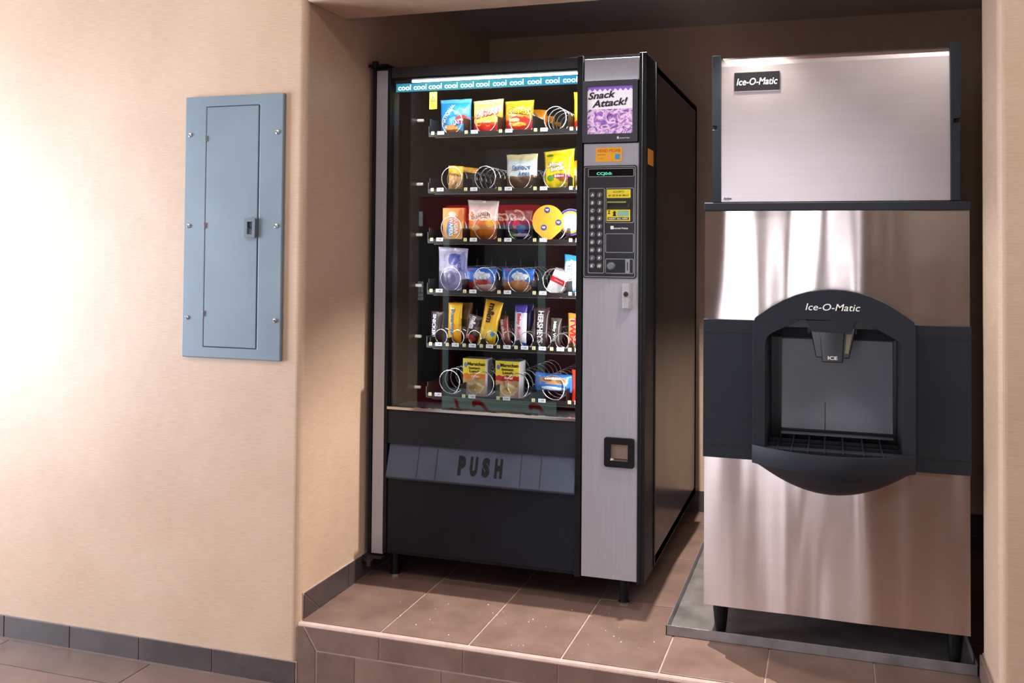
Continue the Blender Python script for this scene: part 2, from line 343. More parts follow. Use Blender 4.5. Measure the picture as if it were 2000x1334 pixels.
# main floor with tiles
fl = struct(box('floor', -4.5, 3.0, -3.7, 0.0, ZF - 0.05, ZF - 0.003, M['grout'], bevel=0))
tm = MB().box(0.002, 0.588, 0.002, 0.293, -0.012, 0).build('tile', M['tile'], fl, bevel=0.0015, seg=1)
tm.location = (-2.13 - 0.59, -0.155 - 0.295, ZF)
for j in range(12):
    for i in range(13):
        x = -2.13 + 0.59 * (i - 4) ; y = -0.155 - 0.295 * j
        if x + 0.59 > 3.0 or y - 0.295 < -3.7: continue
        if i == 3 and j == 0: continue
        c = tm.copy(); COL.objects.link(c); c.parent = fl; c.location = (x, y - 0.295, ZF)
for i in range(13):                                          # cut row against the wall
    x = -2.13 + 0.59 * (i - 4)
    if x + 0.59 > 3.0: continue
    MB().box(x + .002, x + .588, -0.153, -0.010, ZF - .012, ZF).build('tile', M['tile'], fl)
# baseboard on the left wall
bb = struct(box('baseboard_left', -4.5, XL, -0.004, 0.0, ZF, ZF + 0.078, M['grout'], bevel=0))
for k in range(11):
    x1 = -1.612 - 0.285 * k + (0.0 if k else 0.02); x0 = -1.612 - 0.285 * (k + 1)
    if x0 < -4.5: break
    MB().box(x0 + .003, x1 - .001, -0.0070, -0.001, ZF + .003, ZF + 0.076).build('tile', M['tile_dark'], bb, bevel=0.0015, seg=1)

# raised platform of the alcove, with tread, riser and base tiles
pf = struct(MB().prism([(0.0, ZF), (0.0, -0.010), (0.003, -0.005), (0.008, -0.003), (YB, -0.003), (YB, ZF)], XL, 1.30, 'x').build('platform', M['grout'], smooth=False))
cols = [XL + .002, -1.31, -1.022, -0.738, -0.457, -0.173, 0.114, 0.392, 0.68, 0.965, 1.25]
for i in range(len(cols) - 1):
    ys = [0.013, 0.455, 0.905, 1.352, 1.52] if i in (1, 3, 5, 7, 9) else [0.013, 0.68, 1.13, 1.52]
    if i == 0: ys = [0.013, 0.68, 1.13, 1.52]
    for j in range(len(ys) - 1):
        MB().box(cols[i] + .0025, cols[i + 1] - .0025, ys[j] + .0025, ys[j + 1] - .0025, -0.012, 0).build('tile', M['tile'], pf, bevel=0.0015, seg=1)
jr = [-1.305, -1.032, -0.742, -0.457, -0.173, 0.114, 0.392]
xa = -1.572
MB().prism([(xa, -0.011), (-1.525, -0.080), (-1.525, ZF), (XL, ZF), (XL, -0.011)], -0.0025, 0.006).build('tile', M['tile'], pf, bevel=0.001, seg=1)
MB().prism([(xa + .007, -0.011), (jr[0] - .002, -0.011), (jr[0] - .002, -0.078), (-1.519, -0.078)], -0.0025, 0.006).build('tile', M['tile'], pf, bevel=0.001, seg=1)
for a, b in zip(jr[:-1], jr[1:]):
    MB().box(a + .002, b - .002, -0.0025, 0.006, -0.078, -0.011).build('tile', M['tile'], pf, bevel=0.001, seg=1)
jb = [-1.521, -1.387, -1.10, -0.815, -0.53, -0.245, 0.04, 0.325, 0.392]
for a, b in zip(jb[:-1], jb[1:]):
    MB().box(a + .002, b - .002, -0.0025, 0.006, ZF + .002, -0.083).build('tile', M['tile'], pf, bevel=0.001, seg=1)
# base tiles on the left reveal
bl = struct(box('baseboard_alcove_left', XL, XL + .003, 0.022, YB, 0, 0.080, M['grout'], bevel=0))
MB().prism([(0.024, 0.003), (0.024, 0.074), (0.105, 0.003)], XL + .001, XL + .0055, 'x').build('tile', M['tile_dark'], bl)
MB().prism([(0.028, 0.078), (0.285, 0.078), (0.285, 0.003), (0.112, 0.003)], XL + .001, XL + .0055, 'x').build('tile', M['tile_dark'], bl)
for k in range(4): MB().box(XL + .001, XL + .0055, 0.289 + .286 * k, 0.289 + .286 * (k + 1) - .004, 0.003, 0.078).build('tile', M['tile_dark'], bl)
bk = struct(box('baseboard_back', XL, 1.25, YB - .003, YB, 0, 0.090, M['grout'], bevel=0))
for k in range(9):
    MB().box(XL + .02 + .286 * k, XL + .016 + .286 * (k + 1), YB - .010, YB - .001, 0.003, 0.088).build('tile', M['tile_dark'], bk)
br = struct(box('baseboard_alcove_right', XR - .003, XR, 0.02, 0.232, 0, 0.074, M['grout'], bevel=0))
MB().box(XR - .012, XR - .001, 0.012, 0.228, 0.003, 0.072).build('tile', M['tile'], br, bevel=0.004)
# crumbs
m = MB(); rc = random.Random(3)
for k in range(34):
    x = rc.uniform(-1.45, -0.5); y = rc.uniform(0.04, 0.36); s = rc.choice((.0007, .001, .0013, .002))
    m.tube([(x, y, 0.0), (x + s * rc.uniform(-1, 1.5), y + s * rc.uniform(-1, 1), 0.0015)], [s, s * .5], 5)
tag(m.build('crumbs', flat('#f3ead8')), 'tiny pale crumbs scattered on the brown tiles in front of the snack machine', 'crumbs', kind='stuff')

# ------------------------------------------------------------------ electrical panel
ep = empty('electrical_panel', 'grey-blue metal electrical panel cover with a narrow door on the left wall', 'electrical panel', (-1.842, 0, 0.803))
def L(o): o.location = (-Vector(o.parent.location)) ; return o
m = MB(); m.prism([[(-2.028, .803), (-1.656, .803), (-1.656, 1.648), (-2.028, 1.648)], [(-1.944, .838), (-1.944, 1.614), (-1.745, 1.614), (-1.745, .838)]], -0.013, 0.0)
L(m.build('frame', M['panel'], ep, bevel=0.004))
L(box('door', -1.9425, -1.7475, -0.0135, 0.0, 0.8400, 1.6125, M['panel'], ep, bevel=0.002))
for z in (1.51, 1.229, .945):
    L(MB().tube([(-1.943, -0.0150, z - .009), (-1.943, -0.0150, z + .009)], 0.0035, 8).build('hinge', M['chrome'], ep))
for x in (-2.007, -1.677):
    for z in (1.524, 1.228, .931):
        m = MB(); m.tube([(x, -0.012, z), (x, -0.0165, z), (x, -0.019, z)], [0.0075, 0.0068, 0.002], 12); m.box(x - .006, x + .006, -0.0194, -0.0185, z - .0008, z + .0008, 1)
        L(m.build('screw', [M['chrome'], M['ink']], ep))
la = L(MB().prism(ring(-1.788, -1.748, 1.190, 1.252, 0.004, 0.011), -0.024, -0.012).build('latch', basic('latch_grey', '#5d6672', 0.35), ep, bevel=0.0015))
la['label'] = 'dark grey sliding door latch'
o = box('latch_recess', -1.780, -1.758, -0.011, -0.0125, 1.198, 1.244, M['ink'], la, bevel=0); 
o = box('latch_slide', -1.777, -1.759, -0.020, -0.0125, 1.224, 1.241, M['blkblue'], la, bevel=0.001)

# ------------------------------------------------------------------ snack vending machine
VM = empty('snack_vending_machine', 'tall black and silver glass-front snack vending machine standing in the alcove', 'vending machine')
YF = 0.395
XA, XZ = -1.572, -0.576
# cabinet shell: sides, back, top, bottom
m = MB(); m.box(XA + .002, XA + .03, .552, 1.490, .09, 1.79); m.box(XZ - .03, XZ - .001, .552, 1.490, .09, 1.79)
m.box(XA + .002, XZ - .001, 1.46, 1.49, .09, 1.79); m.box(XA + .002, XZ - .001, .552, 1.49, 1.77, 1.795); m.box(XA + .002, XZ - .001, .552, 1.49, .088, .12)
cab = m.build('cabinet', M['gloss'], VM); cab['label'] = 'glossy brown-black cabinet shell'
m = MB(); m.box(XZ - .003, XZ + .003, .535, .552, .095, 1.80)
m.build('cabinet_edge', M['blk'], VM)
m = MB(); m.box(-1.512, -1.500, .43, 1.30, .56, 1.775); m.box(-1.512, -.62, 1.28, 1.30, .30, 1.775); m.box(-.75, -.735, .43, 1.30, .56, 1.775); m.box(-1.512, -.735, .43, 1.3, 1.757, 1.77)
m.build('inner_liner', [M['inside']], VM)
box('side_liner', -1.500, -1.497, .45, .90, .60, 1.756, M['insidem'], VM, bevel=0)
# door frame
m = MB()
m.prism([[(XA, .09), (XZ, .09), (XZ, 1.80), (XA, 1.80)], [(-1.497, .598), (-1.497, 1.757), (-.808, 1.757), (-.808, .598)], [(-1.503, .100), (-1.503, .480), (-.806, .480), (-.806, .100)]], YF + .004, .545)
m.box(-1.512, -1.499, YF - .004, YF + .01, .092, 1.799); m.box(-.811, -.791, YF - .006, YF + .01, .088, 1.802)
m.box(-.600, -.576, YF - .010, YF + .01, .088, 1.802); m.box(-.591, -.588, YF - .013, YF - .008, .09, 1.80)
m.box(XA, XA + .012, YF - .002, YF + .01, .09, 1.80)
m.build('door_frame', M['blk'], VM, bevel=0.0015)
box('header_rail', -1.499, -.811, YF - .001, YF + .012, 1.762, 1.80, basic('header_black', '#1d1f25', 0.35), VM)
s = box('silver_trim', -1.556, -1.512, YF - .003, YF + .01, .086, 1.790, M['silver'], VM); s['label'] = 'vertical silver trim strip'
m = MB(); m.box(-1.600 + .015, -1.512, YF - .012, YF + .06, 1.803, 1.812); m.tube([(-1.562, YF - .002, 1.80), (-1.562, YF - .002, 1.824)], .012, 12); m.tube([(-1.562, YF - .002, 1.822), (-1.562, YF - .002, 1.828)], [.008, .004], 10, 1)
h = m.build('hinge', [M['blk'], M['chrome']], VM)
m = MB(); m.box(-1.585, -1.510, YF - .015, YF + .06, .072, .080); m.tube([(-1.562, YF - .010, .045), (-1.562, YF - .010, .078)], .012, 12); m.tube([(-1.562, YF - .012, .066), (-1.562, YF - .012, .072)], .022, 14)
m.build('hinge', basic('worn_hinge', '#4a4648', 0.3, metal=0.7), VM)
box('window_glass', -1.497, -.808, YF + .012, YF + .016, .598, 1.757, M['glass'], VM, bevel=0)
sil = MB(); sil.box(-1.500, -.806, YF - .006, YF + .012, .594, .604); 
s = sil.build('window_sill', M['chrome'], VM, bevel=0.001)
# lower door
box('upper_kick_panel', -1.503, -.806, YF + .002, YF + .02, .474, .592, M['blkblue'], VM)
box('lower_kick_panel', -1.500, -.808, YF + .002, YF + .02, .098, .358, basic('kick_panel', '#0f151f', 0.45, var=0.25, nscale=7, bump=0.2, bscale=400, spec=0.25), VM, bevel=0.004)
m = MB(); x0, x1 = -1.496, -.810
m.add([(x0, YF + .012, .474), (x1, YF + .012, .474), (x1, YF - .018, .362), (x0, YF - .018, .362), (x0, YF + .02, .474), (x1, YF + .02, .474), (x1, YF - .006, .352), (x0, YF - .006, .352)],
      [(0, 1, 2, 3), (7, 6, 5, 4), (0, 3, 7, 4), (1, 5, 6, 2), (3, 2, 6, 7), (0, 4, 5, 1)])
fp = m.build('push_flap', M['flap'], VM, bevel=0.003); fp['label'] = 'slate grey push flap of the delivery bin'
def flapY(X, Z): return YF + .012 - (0.474 - Z) / .112 * .030
for X in (-1.378, -1.308, -1.0, -.93):
    m = MB(); m.add([(X - .0012, flapY(0, .468) - .0006, .468), (X + .0012, flapY(0, .468) - .0006, .468), (X + .0012, flapY(0, .366) - .0006, .366), (X - .0012, flapY(0, .366) - .0006, .366)], [(0, 1, 2, 3)])
    m.build('groove', flat('#232830'), fp)
m = MB()
for ch, X in zip('PUSH', (-1.213, -1.169, -1.125, -1.079)): letters(m, ch, X, .418, 0, width=.028, height=.063, bold=.075, surf=lambda X, Z: flapY(X, Z) - .001)
m.build('lettering', flat('#0a0c10', .75), fp)
# feet
def foot(mb, x, y, z1, r=.017): mb.tube([(x, y, .004), (x, y, z1)], [r * .85, r], 12); mb.tube([(x, y, 0.0), (x, y, .006)], r * 1.1, 12, 1)
for x, y in ((-1.49, .445), (-.655, .445), (-1.49, 1.40), (-.655, 1.40)):
    m = MB(); foot(m, x, y, .092); m.tube([(x, y, .088), (x, y, .0885)], .03, 6)
    m.build('leg', [M['blk'], M['chrome']], VM, smooth=False)
# silver column
box('top_panel', -.787, -.601, YF - .004, YF + .006, 1.716, 1.790, M['silver'], VM)
box('column_panel', -.787, -.601, YF - .004, YF + .006, .092, 1.509, M['silver'], VM)
# illuminated sign
sg = MB().prism([rrect(-.791, -.605, 1.512, 1.716, .004), rrect(-.776, -.622, 1.540, 1.697, .002)][:2], YF - .012, YF + .002).build('sign_frame', basic('sign_frame_grey', '#343743', 0.4), VM, bevel=0.002)
bx0, bx1, bz0, bz1 = -.777, -.621, 1.539, 1.698
def candy_mat():
    m, nt, b = newmat('printed_candy_picture')
    mp = mapped(nt, (1, 1, 1.25)); v = nt.nodes.new('ShaderNodeTexVoronoi'); v.inputs['Scale'].default_value = 42; nt.links.new(mp.outputs[0], v.inputs['Vector'])
    n = tex(nt, 26, mp, 3)
    n.inputs['Distortion'].default_value = 1.6
    r = ramp(nt, [(0.0, lin('#43256f')), (0.36, lin('#7a4fb0')), (0.42, lin('#e2a6d8')), (0.47, lin('#f3e4f4')), (0.53, lin('#d9a8e0')), (0.57, lin('#3f9ac8')), (0.585, lin('#5b3390')), (0.66, lin('#f0c8e6'))], 'CONSTANT'); nt.links.new(n.outputs['Fac'], r.inputs[0])
    r2 = ramp(nt, [(0.0, lin('#f5d6ea')), (0.5, lin('#c58bd0')), (0.8, lin('#7d55a8'))]); nt.links.new(v.outputs['Distance'], r2.inputs[0])
    mx = nt.nodes.new('ShaderNodeMix'); mx.data_type = 'RGBA'; mx.inputs[0].default_value = .3; nt.links.new(r.outputs[0], mx.inputs[6]); nt.links.new(r2.outputs[0], mx.inputs[7])
    nt.links.new(mx.outputs[2], b.inputs['Base Color']); nt.links.new(mx.outputs[2], b.inputs['Emission Color']); b.inputs['Emission Strength'].default_value = 0.22
    return m
wp = flat('#efeaf2', 0.3, 0, 0.25)
m = MB().box(bx0, bx1, YF - .004, YF - .002, bz0, bz1, 0)
zz = MB(); pts = [(bx0, bz1)]
nzz = 9
for i in range(nzz * 2 + 1): pts.append((bx0 + (bx1 - bx0) * i / (nzz * 2), bz1 - (.008 if i % 2 else .017)))
pts.append((bx1, bz1)); m.prism(pts, YF - .0052, YF - .0042, mi=1)
m.box(bx0, bx1, YF - .0052, YF - .0042, bz0, 1.622, 2)
pic = m.build('sign_poster', [wp, flat('#8a5fc0', 0.3, 0, 0.25), candy_mat()], sg)
m = MB(); letters(m, 'Snack', -.727, 1.669, YF - .0058, width=.094, height=.024, rot=.06, shear=.3, bold=.03); letters(m, 'Attack!', -.700, 1.643, YF - .0058, width=.122, height=.025, rot=.06, shear=.3, bold=.03)
m.build('lettering', flat('#1a1626'), sg)
m = MB(); m.box(-.673, -.667, YF - .0130, YF - .0122, 1.522, 1.530); letters(m, 'Automatic Products', -.648, 1.525, YF - .0130, width=.034, height=.0045, bold=.02); m.build('lettering', M['white'], sg)
# orange stickers
st = box('sticker', -.746, -.657, YF - .0052, YF - .0042, 1.449, 1.495, flat('#f2a91c'), VM, bevel=0); st['label'] = 'orange sticker on the silver column'
m = MB(); letters(m, 'VEND MOAB', -.702, 1.485, YF - .0056, width=.078, height=.0105, bold=.0); m.build('lettering', flat('#b8371b'), st)
m = MB(); letters(m, 'VENDING SERVICE', -.727, 1.472, YF - .0056, width=.028, height=.003); letters(m, 'call for service', -.729, 1.460, YF - .0056, width=.022, height=.0028); m.build('lettering', flat('#5a3a10'), st)
MB().prism(rrect(-.681, -.664, 1.456, 1.474, .003), YF - .0058, YF - .0053).build('emblem', flat('#3b9bd0'), st)
s2 = box('sticker', XZ, XZ + .0008, .41, .50, 1.44, 1.492, flat('#e08a1e'), VM, bevel=0); s2['label'] = 'orange sticker on the side of the door'
# selection panel
px0, px1, pz0, pz1 = -.787, -.607, 1.067, 1.436
sp = MB().prism(rrect(px0, px1, pz0, pz1, .007), YF - .010, YF + .002).build('selection_panel', basic('panel_black', '#1d1f26', 0.35), VM, bevel=0.002)
m = MB(); yo = YF - .0112
for (a, b, c, d, r_) in ((px0 + .004, px1 - .004, pz0 + .004, pz1 - .004, .006), (-.769, -.714, 1.083, 1.362, .005), (-.710, -.616, 1.248, 1.362, .005), (-.710, -.616, 1.151, 1.213, .004), (-.710, -.616, 1.083, 1.131, .004), (-.770, -.616, 1.399, 1.426, .004)):
    m.prism(ring(a, b, c, d, r_, .0014), yo, YF - .009)
m.build('outline', flat('#a9adb3', 0.3), sp)
box('display_window', -.768, -.618, yo + .0004, YF - .009, 1.401, 1.424, flat('#050607', 0.1), sp, bevel=0)
m = MB(); letters(m, 'CCJ0:0:', -.715, 1.408, yo, width=.052, height=.011); m.build('display_digits', flat('#4fe0b8', 0.4, 0, 1.2), sp)
for i in range(10):
    for j, ch in enumerate(('ABCDEFGHJK'[i], '1234567890'[i] if i < 9 else '10')):
        X = -.7545 + j * .0245; Z = 1.3395 - .02585 * i
        m = MB(); m.tube([(X, YF - .009, Z), (X, YF - .0125, Z), (X, YF - .0145, Z)], [.0095, .0095, .0075], 16)
        b_ = m.build('button', basic('button_grey', '#5a5e66', 0.25) if i == j == 0 else bpy.data.materials['button_grey'], sp)
        m = MB(); letters(m, ch, X, Z, YF - .0149, height=.009, bold=.03, shear=.2); m.build('lettering', M['white'], b_)
y1 = MB().prism(rrect(-.706, -.627, 1.329, 1.357, .002), yo - .0004, YF - .0095).build('instruction_sign', M['yellow'], sp)
m = MB(); letters(m, 'ACCEPTS', -.667, 1.349, yo - .001, width=.038, height=.006, shear=.2); letters(m, '$1, $2 & $5 BILLS', -.667, 1.337, yo - .001, width=.068, height=.007, shear=.2, bold=.01); m.build('lettering', M['ink'], y1)
y2 = MB().prism(rrect(-.706, -.628, 1.254, 1.291, .002), yo - .0004, YF - .0095).build('instruction_sign', M['yellow'], sp)
m = MB(); m.box(-.703, -.632, yo - .0012, yo - .0006, 1.2575, 1.266, 0); m.box(-.670, -.632, yo - .0012, yo - .0006, 1.270, 1.287, 1); m.prism([(-.686, 1.270), (-.674, 1.270), (-.677, 1.278), (-.674, 1.281), (-.680, 1.288), (-.686, 1.281), (-.683, 1.278)], yo - .0012, yo - .0006)
m.prism([(-.703, 1.288), (-.694, 1.288), (-.699, 1.283), (-.694, 1.277), (-.703, 1.277), (-.698, 1.283)], yo - .0012, yo - .0006); letters(m, 'INSERT BILL HERE', -.6675, 1.2617, yo - .0018, width=.064, height=.005, bold=.02, mi=2)
m.build('lettering', [M['ink'], flat('#7fb5a8'), M['white']], y2)
m = MB(); m.box(-.706, -.630, YF - .020, YF - .009, 1.311, 1.319); m.box(-.706, -.700, YF - .020, YF - .009, 1.297, 1.316); m.box(-.634, -.626, YF - .020, YF - .009, 1.297, 1.319); m.box(-.706, -.630, YF - .015, YF - .009, 1.293, 1.298)
m.build('bill_slot', flat('#30322a', 0.25), sp, bevel=0.001)
box('bill_slot_lip', -.703, -.640, YF - .0205, YF - .0195, 1.3125, 1.3175, flat('#8c8f3a'), sp, bevel=0)
m = MB(); m.box(-.693, -.683, yo, yo - .0006, 1.227, 1.238); letters(m, 'Automatic Products', -.659, 1.2305, yo - .0006, width=.048, height=.006, bold=.02); m.build('lettering', M['white'], sp)
m = MB(); m.tube([(-.689, YF - .009, 1.107), (-.689, YF - .026, 1.107), (-.689, YF - .030, 1.107)], [.013, .012, .009], 18); kn = m.build('knob', basic('knob_grey', '#6c7077', 0.3), sp); 
m = MB(); m.box(-.643, -.628, yo - .001, yo + .002, 1.085, 1.129); m.box(-.637, -.634, yo - .0016, yo - .0008, 1.094, 1.120, 1); m.build('coin_slot', [flat('#9aa1a3', 0.3, 0.6), M['ink']], sp)
# lock and coin return
m = MB(); m.box(-.650, -.628, YF - .018, YF - .004, .970, 1.051); m.add([(-.628, YF - .018, .970), (-.618, YF - .004, .970), (-.618, YF - .004, 1.051), (-.628, YF - .018, 1.051)], [(0, 1, 2, 3)])
m.box(-.648, -.630, YF - .022, YF - .018, .972, .992)
lk = m.build('lock_handle', basic('lock_silver', '#c2c3c8', 0.3, metal=0.5), VM, bevel=0.001)
m = MB(); m.tube([(-.638, YF - .017, 1.017), (-.638, YF - .022, 1.017)], .0085, 16); m.tube([(-.638, YF - .022, 1.017), (-.638, YF - .0226, 1.017)], .004, 10, 1); m.build('lock_cylinder', [M['chrome'], M['ink']], lk)
cr = MB().prism(ring(-.710, -.610, .456, .551, .008, .021), YF - .014, YF - .003).build('coin_return', M['blk'], VM, bevel=0.003)
box('coin_cup', -.692, -.630, YF - .005, YF - .003, .474, .533, basic('cup_metal', '#a08b7c', 0.3, metal=0.6), cr, bevel=0)
MB().add([(-.692, YF - .012, .477), (-.630, YF - .012, .477), (-.630, YF - .004, .484), (-.692, YF - .004, .484)], [(0, 1, 2, 3)]).build('coin_lip', M['chrome'], cr)

# lit header strip behind the glass
def cool_mat():
    m, nt, b = newmat('backlit_blue_strip')
    mp = mapped(nt, (1, 1, 1)); sx = nt.nodes.new('ShaderNodeSeparateXYZ'); nt.links.new(mp.outputs[0], sx.inputs[0])
    mr = nt.nodes.new('ShaderNodeMapRange'); mr.inputs['From Min'].default_value = -1.5; mr.inputs['From Max'].default_value = -.81; nt.links.new(sx.outputs[0], mr.inputs[0])
    r = ramp(nt, [(0.0, lin('#1f86a8')), (0.35, lin('#3fa0a8')), (0.75, lin('#1d93b4')), (1.0, lin('#1b8ec0'))]); nt.links.new(mr.outputs[0], r.inputs[0])
    nt.links.new(r.outputs[0], b.inputs['Base Color']); nt.links.new(r.outputs[0], b.inputs['Emission Color']); b.inputs['Emission Strength'].default_value = 0.7
    return m
hs = box('header_strip', -1.492, -.812, YF + .022, YF + .024, 1.716, 1.745, cool_mat(), VM, bevel=0); hs['label'] = 'backlit blue strip lettered cool eleven times'
m = MB()
for i, px in enumerate((785, 817, 848, 880, 912, 943, 976, 1009, 1043, 1077, 1110)):
    X = -1.459 + (px - 785) / (1110 - 785) * .615
    letters(m, 'cool', X, 1.7305, YF + .0212, width=.050, height=.0195, bold=.018)
m.build('lettering', flat('#f4ffff', 0.4, 0, 1.1), hs)
m = MB(); m.tube([(-1.44, YF + .045, 1.757), (-.82, YF + .045, 1.757)], .005, 12); tb = m.build('light_tube', emis('fluorescent_tube', '#f2fdff', 14), VM); tb['label'] = 'glowing white fluorescent tube'
box('tube_shade', -1.492, -.812, YF + .060, YF + .064, 1.722, 1.757, M['blk'], VM, bevel=0)

# trays with coils, dividers and price labels
YT = 0.55; PX = 0.133; X0 = -1.411
ROWS = [1.583, 1.375, 1.192, 1.005, 0.810, 0.627]
def coil_mesh(R, length, turns, ph, wr, mir=1):
    m = MB(); N = int(turns * 20); pts = []
    for i in range(N + 1):
        t = i / N; a = ph + mir * 2 * PI * turns * t
        pts.append((R * math.cos(a), length * t, R * math.sin(a)))
    m.tube(pts, wr, 6); return m
big = coil_mesh(.0455, .44, 9, math.radians(-60), .0019).build('spiral_coil', M['coil'], None, smooth=True)
small = coil_mesh(.0285, .44, 12, math.radians(-60), .0017).build('spiral_coil', M['coil'], None, smooth=True)
plab = MB(); plab.box(-.0135, .0135, 0, .001, -.0065, .0065); letters(plab, '1.00', 0, 0, -.0004, width=.016, height=.006, mi=1); plab = plab.build('price_label', [flat('#e8edf0'), M['ink']], None)
nlab = MB(); nlab.box(-.006, .006, 0, .001, -.006, .006); letters(nlab, '2', 0, 0, -.0004, height=.007, mi=1); nlab = nlab.build('number_label', [M['cream'], M['ink']], None)
protos = [big, small, plab, nlab]
for ri, z in enumerate(ROWS):
    zb = z - 0.008
    m = MB(); m.box(-1.425, -.752, YT, 1.02, zb - .003, zb); m.box(-1.425, -.752, YT - .003, YT, zb - .006, zb + .010); m.box(-1.428, -1.425, YT, 1.02, zb - .003, zb + .035)
    tr = m.build('shelf_tray', M['inside'], VM); tr['label'] = ['top', 'second', 'third', 'fourth', 'fifth', 'bottom'][ri] + ' black shelf tray with wire coils'
    box('tray_trim', -1.40, -.76, YT - .0035, YT - .001, zb - .010, zb - .0075, basic('tray_metal', '#8a8a8a', 0.25, metal=0.9) if ri == 0 else bpy.data.materials['tray_metal'], tr, bevel=0)
    cand = ri == 4
    n = 10 if cand else 5; pitch = PX / 2 if cand else PX
    for k in range(n):
        xs = X0 + pitch * k
        if xs > -.78: break
        xd = xs - .012 if not cand else xs - .003
        box('divider', xd - .001, xd + .001, YT + .004, 1.0, zb, zb + (.062 if ri == 0 else .05 if not cand else .03), M['inside'], tr, bevel=0)
        c = (small if cand else big).copy(); COL.objects.link(c); c.parent = tr
        c.location = (xs + pitch * .5 - .002, YT + .008, zb + (.0315 if cand else .0485))
        c1 = plab.copy(); COL.objects.link(c1); c1.parent = tr; c1.location = (xs + (.034 if not cand else .034), YT - .005, z)
        c2 = nlab.copy(); COL.objects.link(c2); c2.parent = tr; c2.location = (xs + .002, YT - .005, z)
for p in protos: bpy.data.objects.remove(p)
# fittings on the left inner wall
for z in (1.64, 1.40, 1.21, 1.02, .83, .64):
    m = MB(); m.tube([(-1.497, .60, z), (-1.475, .60, z), (-1.472, .60, z)], [.006, .006, .003], 10); m.build('tray_latch', flat('#cfcbb8', 0.3, 0.4), VM)
wst = box('warning_sticker', -1.424, -1.394, YT - .004, YT - .003, 1.672, 1.735, M['yellow'], VM, bevel=0); wst['label'] = 'yellow warning sticker with a black triangle'
m = MB(); m.prism([[(-1.419, 1.700), (-1.399, 1.700), (-1.409, 1.722)], [(-1.415, 1.7025), (-1.409, 1.716), (-1.403, 1.7025)]], YT - .005, YT - .0045); letters(m, '!', -1.409, 1.707, YT - .005, height=.008); letters(m, 'WARNING', -1.409, 1.690, YT - .005, width=.022, height=.004)
m.build('lettering', M['ink'], wst)

# ------------------------------------------------------------------ snacks
def pillow(name, W, H, T, mat, loc, tilt=0, lean=0, yaw=0, seal=.09, wr=2.2, seed=0, flare=.06, nu=16, nv=20, texts=(), ink=None, top_skew=0.0, seals='tb'):
    """bag: local x across, z up from 0, front towards -y. returns object with its lettering"""
    def surf(x, z):
        v = min(1, max(0, z / H)); u = min(1, max(0, x / (W * (1 + flare * (2 * v - 1) ** 4)) + .5))
        s = seal
        a = min(max((v - s) / (1 - 2 * s), 0), 1)
        prof = max(0, math.sin(PI * a)) ** .45 * max(0, 1 - abs(2 * u - 1) ** 2.4) ** .6
        e = .25 + .75 * abs(2 * v - 1)
        nn = noise.noise(Vector((x * 55 + seed * 7, z * 38, seed * 3.1))) * .0035 * wr * e + noise.noise(Vector((x * 130 + seed, z * 90, 4))) * .0014 * wr
        return T / 2 * prof + .0006 + nn * (0.4 + prof)
    m = MB(); f = []
    for side in (0, 1):
        for j in range(nv + 1):
            for i in range(nu + 1):
                u = i / nu; v = j / nv; ww = W * (1 + flare * (2 * v - 1) ** 4)
                x = (u - .5) * ww; z = v * H + top_skew * (u - .5) * H * v ** 3 + .002 * noise.noise(Vector((u * 4, seed, v)))
                y = surf(x, v * H)
                if i in (0, nu) or j in (0, nv): y = .0005 + noise.noise(Vector((x * 55 + seed * 7, z * 38, seed * 3.1))) * .001
                m.v.append((x, -y if side == 0 else y, z)); m.uv[len(m.v) - 1] = (u if side == 0 else 1 - u, v)
    K = (nu + 1) * (nv + 1)
    for j in range(nv):
        for i in range(nu):
            a = j * (nu + 1) + i; q = (a, a + 1, a + nu + 2, a + nu + 1)
            m.f.append(q); m.m.append(0); m.f.append(tuple(x + K for x in reversed(q))); m.m.append(0)
    for j in range(nv):
        a = j * (nu + 1); m.f.append((a, a + nu + 1, a + nu + 1 + K, a + K)); m.m.append(0)
        a += nu; m.f.append((a, a + K, a + nu + 1 + K, a + nu + 1)); m.m.append(0)
    for i in range(nu):
        m.f.append((i, i + K, i + 1 + K, i + 1)); m.m.append(0); a = nv * (nu + 1) + i; m.f.append((a, a + 1, a + 1 + K, a + K)); m.m.append(0)
    o = m.build(name, mat, None, smooth=True, loc=loc); o.rotation_euler = (lean, tilt, yaw)
    for t in texts:
        body, cx, cz, w_, h_, col = t[:6]; kw = t[6] if len(t) > 6 else {}
        mm = MB()
        ol = kw.pop('outline', None) if kw else None
        if ol: letters(mm, body, cx, cz, 0, width=w_ * 1.06, height=h_ * 1.15, surf=lambda X, Z: -surf(X, Z) - .0025, bold=.05, **{k: v for k, v in kw.items() if k != 'bold'})
        letters(mm, body, cx, cz, 0, width=w_, height=h_, surf=lambda X, Z: -surf(X, Z) - .0033, mi=1 if ol else 0, **kw)
        mm.build('lettering', [flat(ol), flat(col)] if ol else flat(col), o)
    return o
def SX(px, y=None):
    y = YT if y is None else y
    q = (px - 1119.18) / 1713.98                      # world x on the plane Y = y seen in that column of the photograph
    a = _r.x - q * _f.x; b = _r.y - q * _f.y
    return -b * (y + 2.397) / a
def SZ(row, dpy): return ROWS[row] + dpy / 540.0      # dpy: pixels above the row's label line
def snack(name, label, row, px0, px1, top, bot=-2, T=.035, y=None, mat=None, yaw=None, group='snacks in the coils', **k):
    W = (px1 - px0) / 505.0; H = (top - bot) / 540.0
    kw = dict(flare=.05, top_skew=random.uniform(-.06, .06)); kw.update(k); y = (YT + .074) if y is None else y
    o = pillow(name, W * 1.02, H * 1.01, T, mat, (SX((px0 + px1) / 2, y), y, ROWS[row] - .0075), yaw=random.uniform(-.16, .10) if yaw is None else yaw, **kw)
    tag(o, label, 'snack', group); return o
G = 'snacks on the %s shelf'
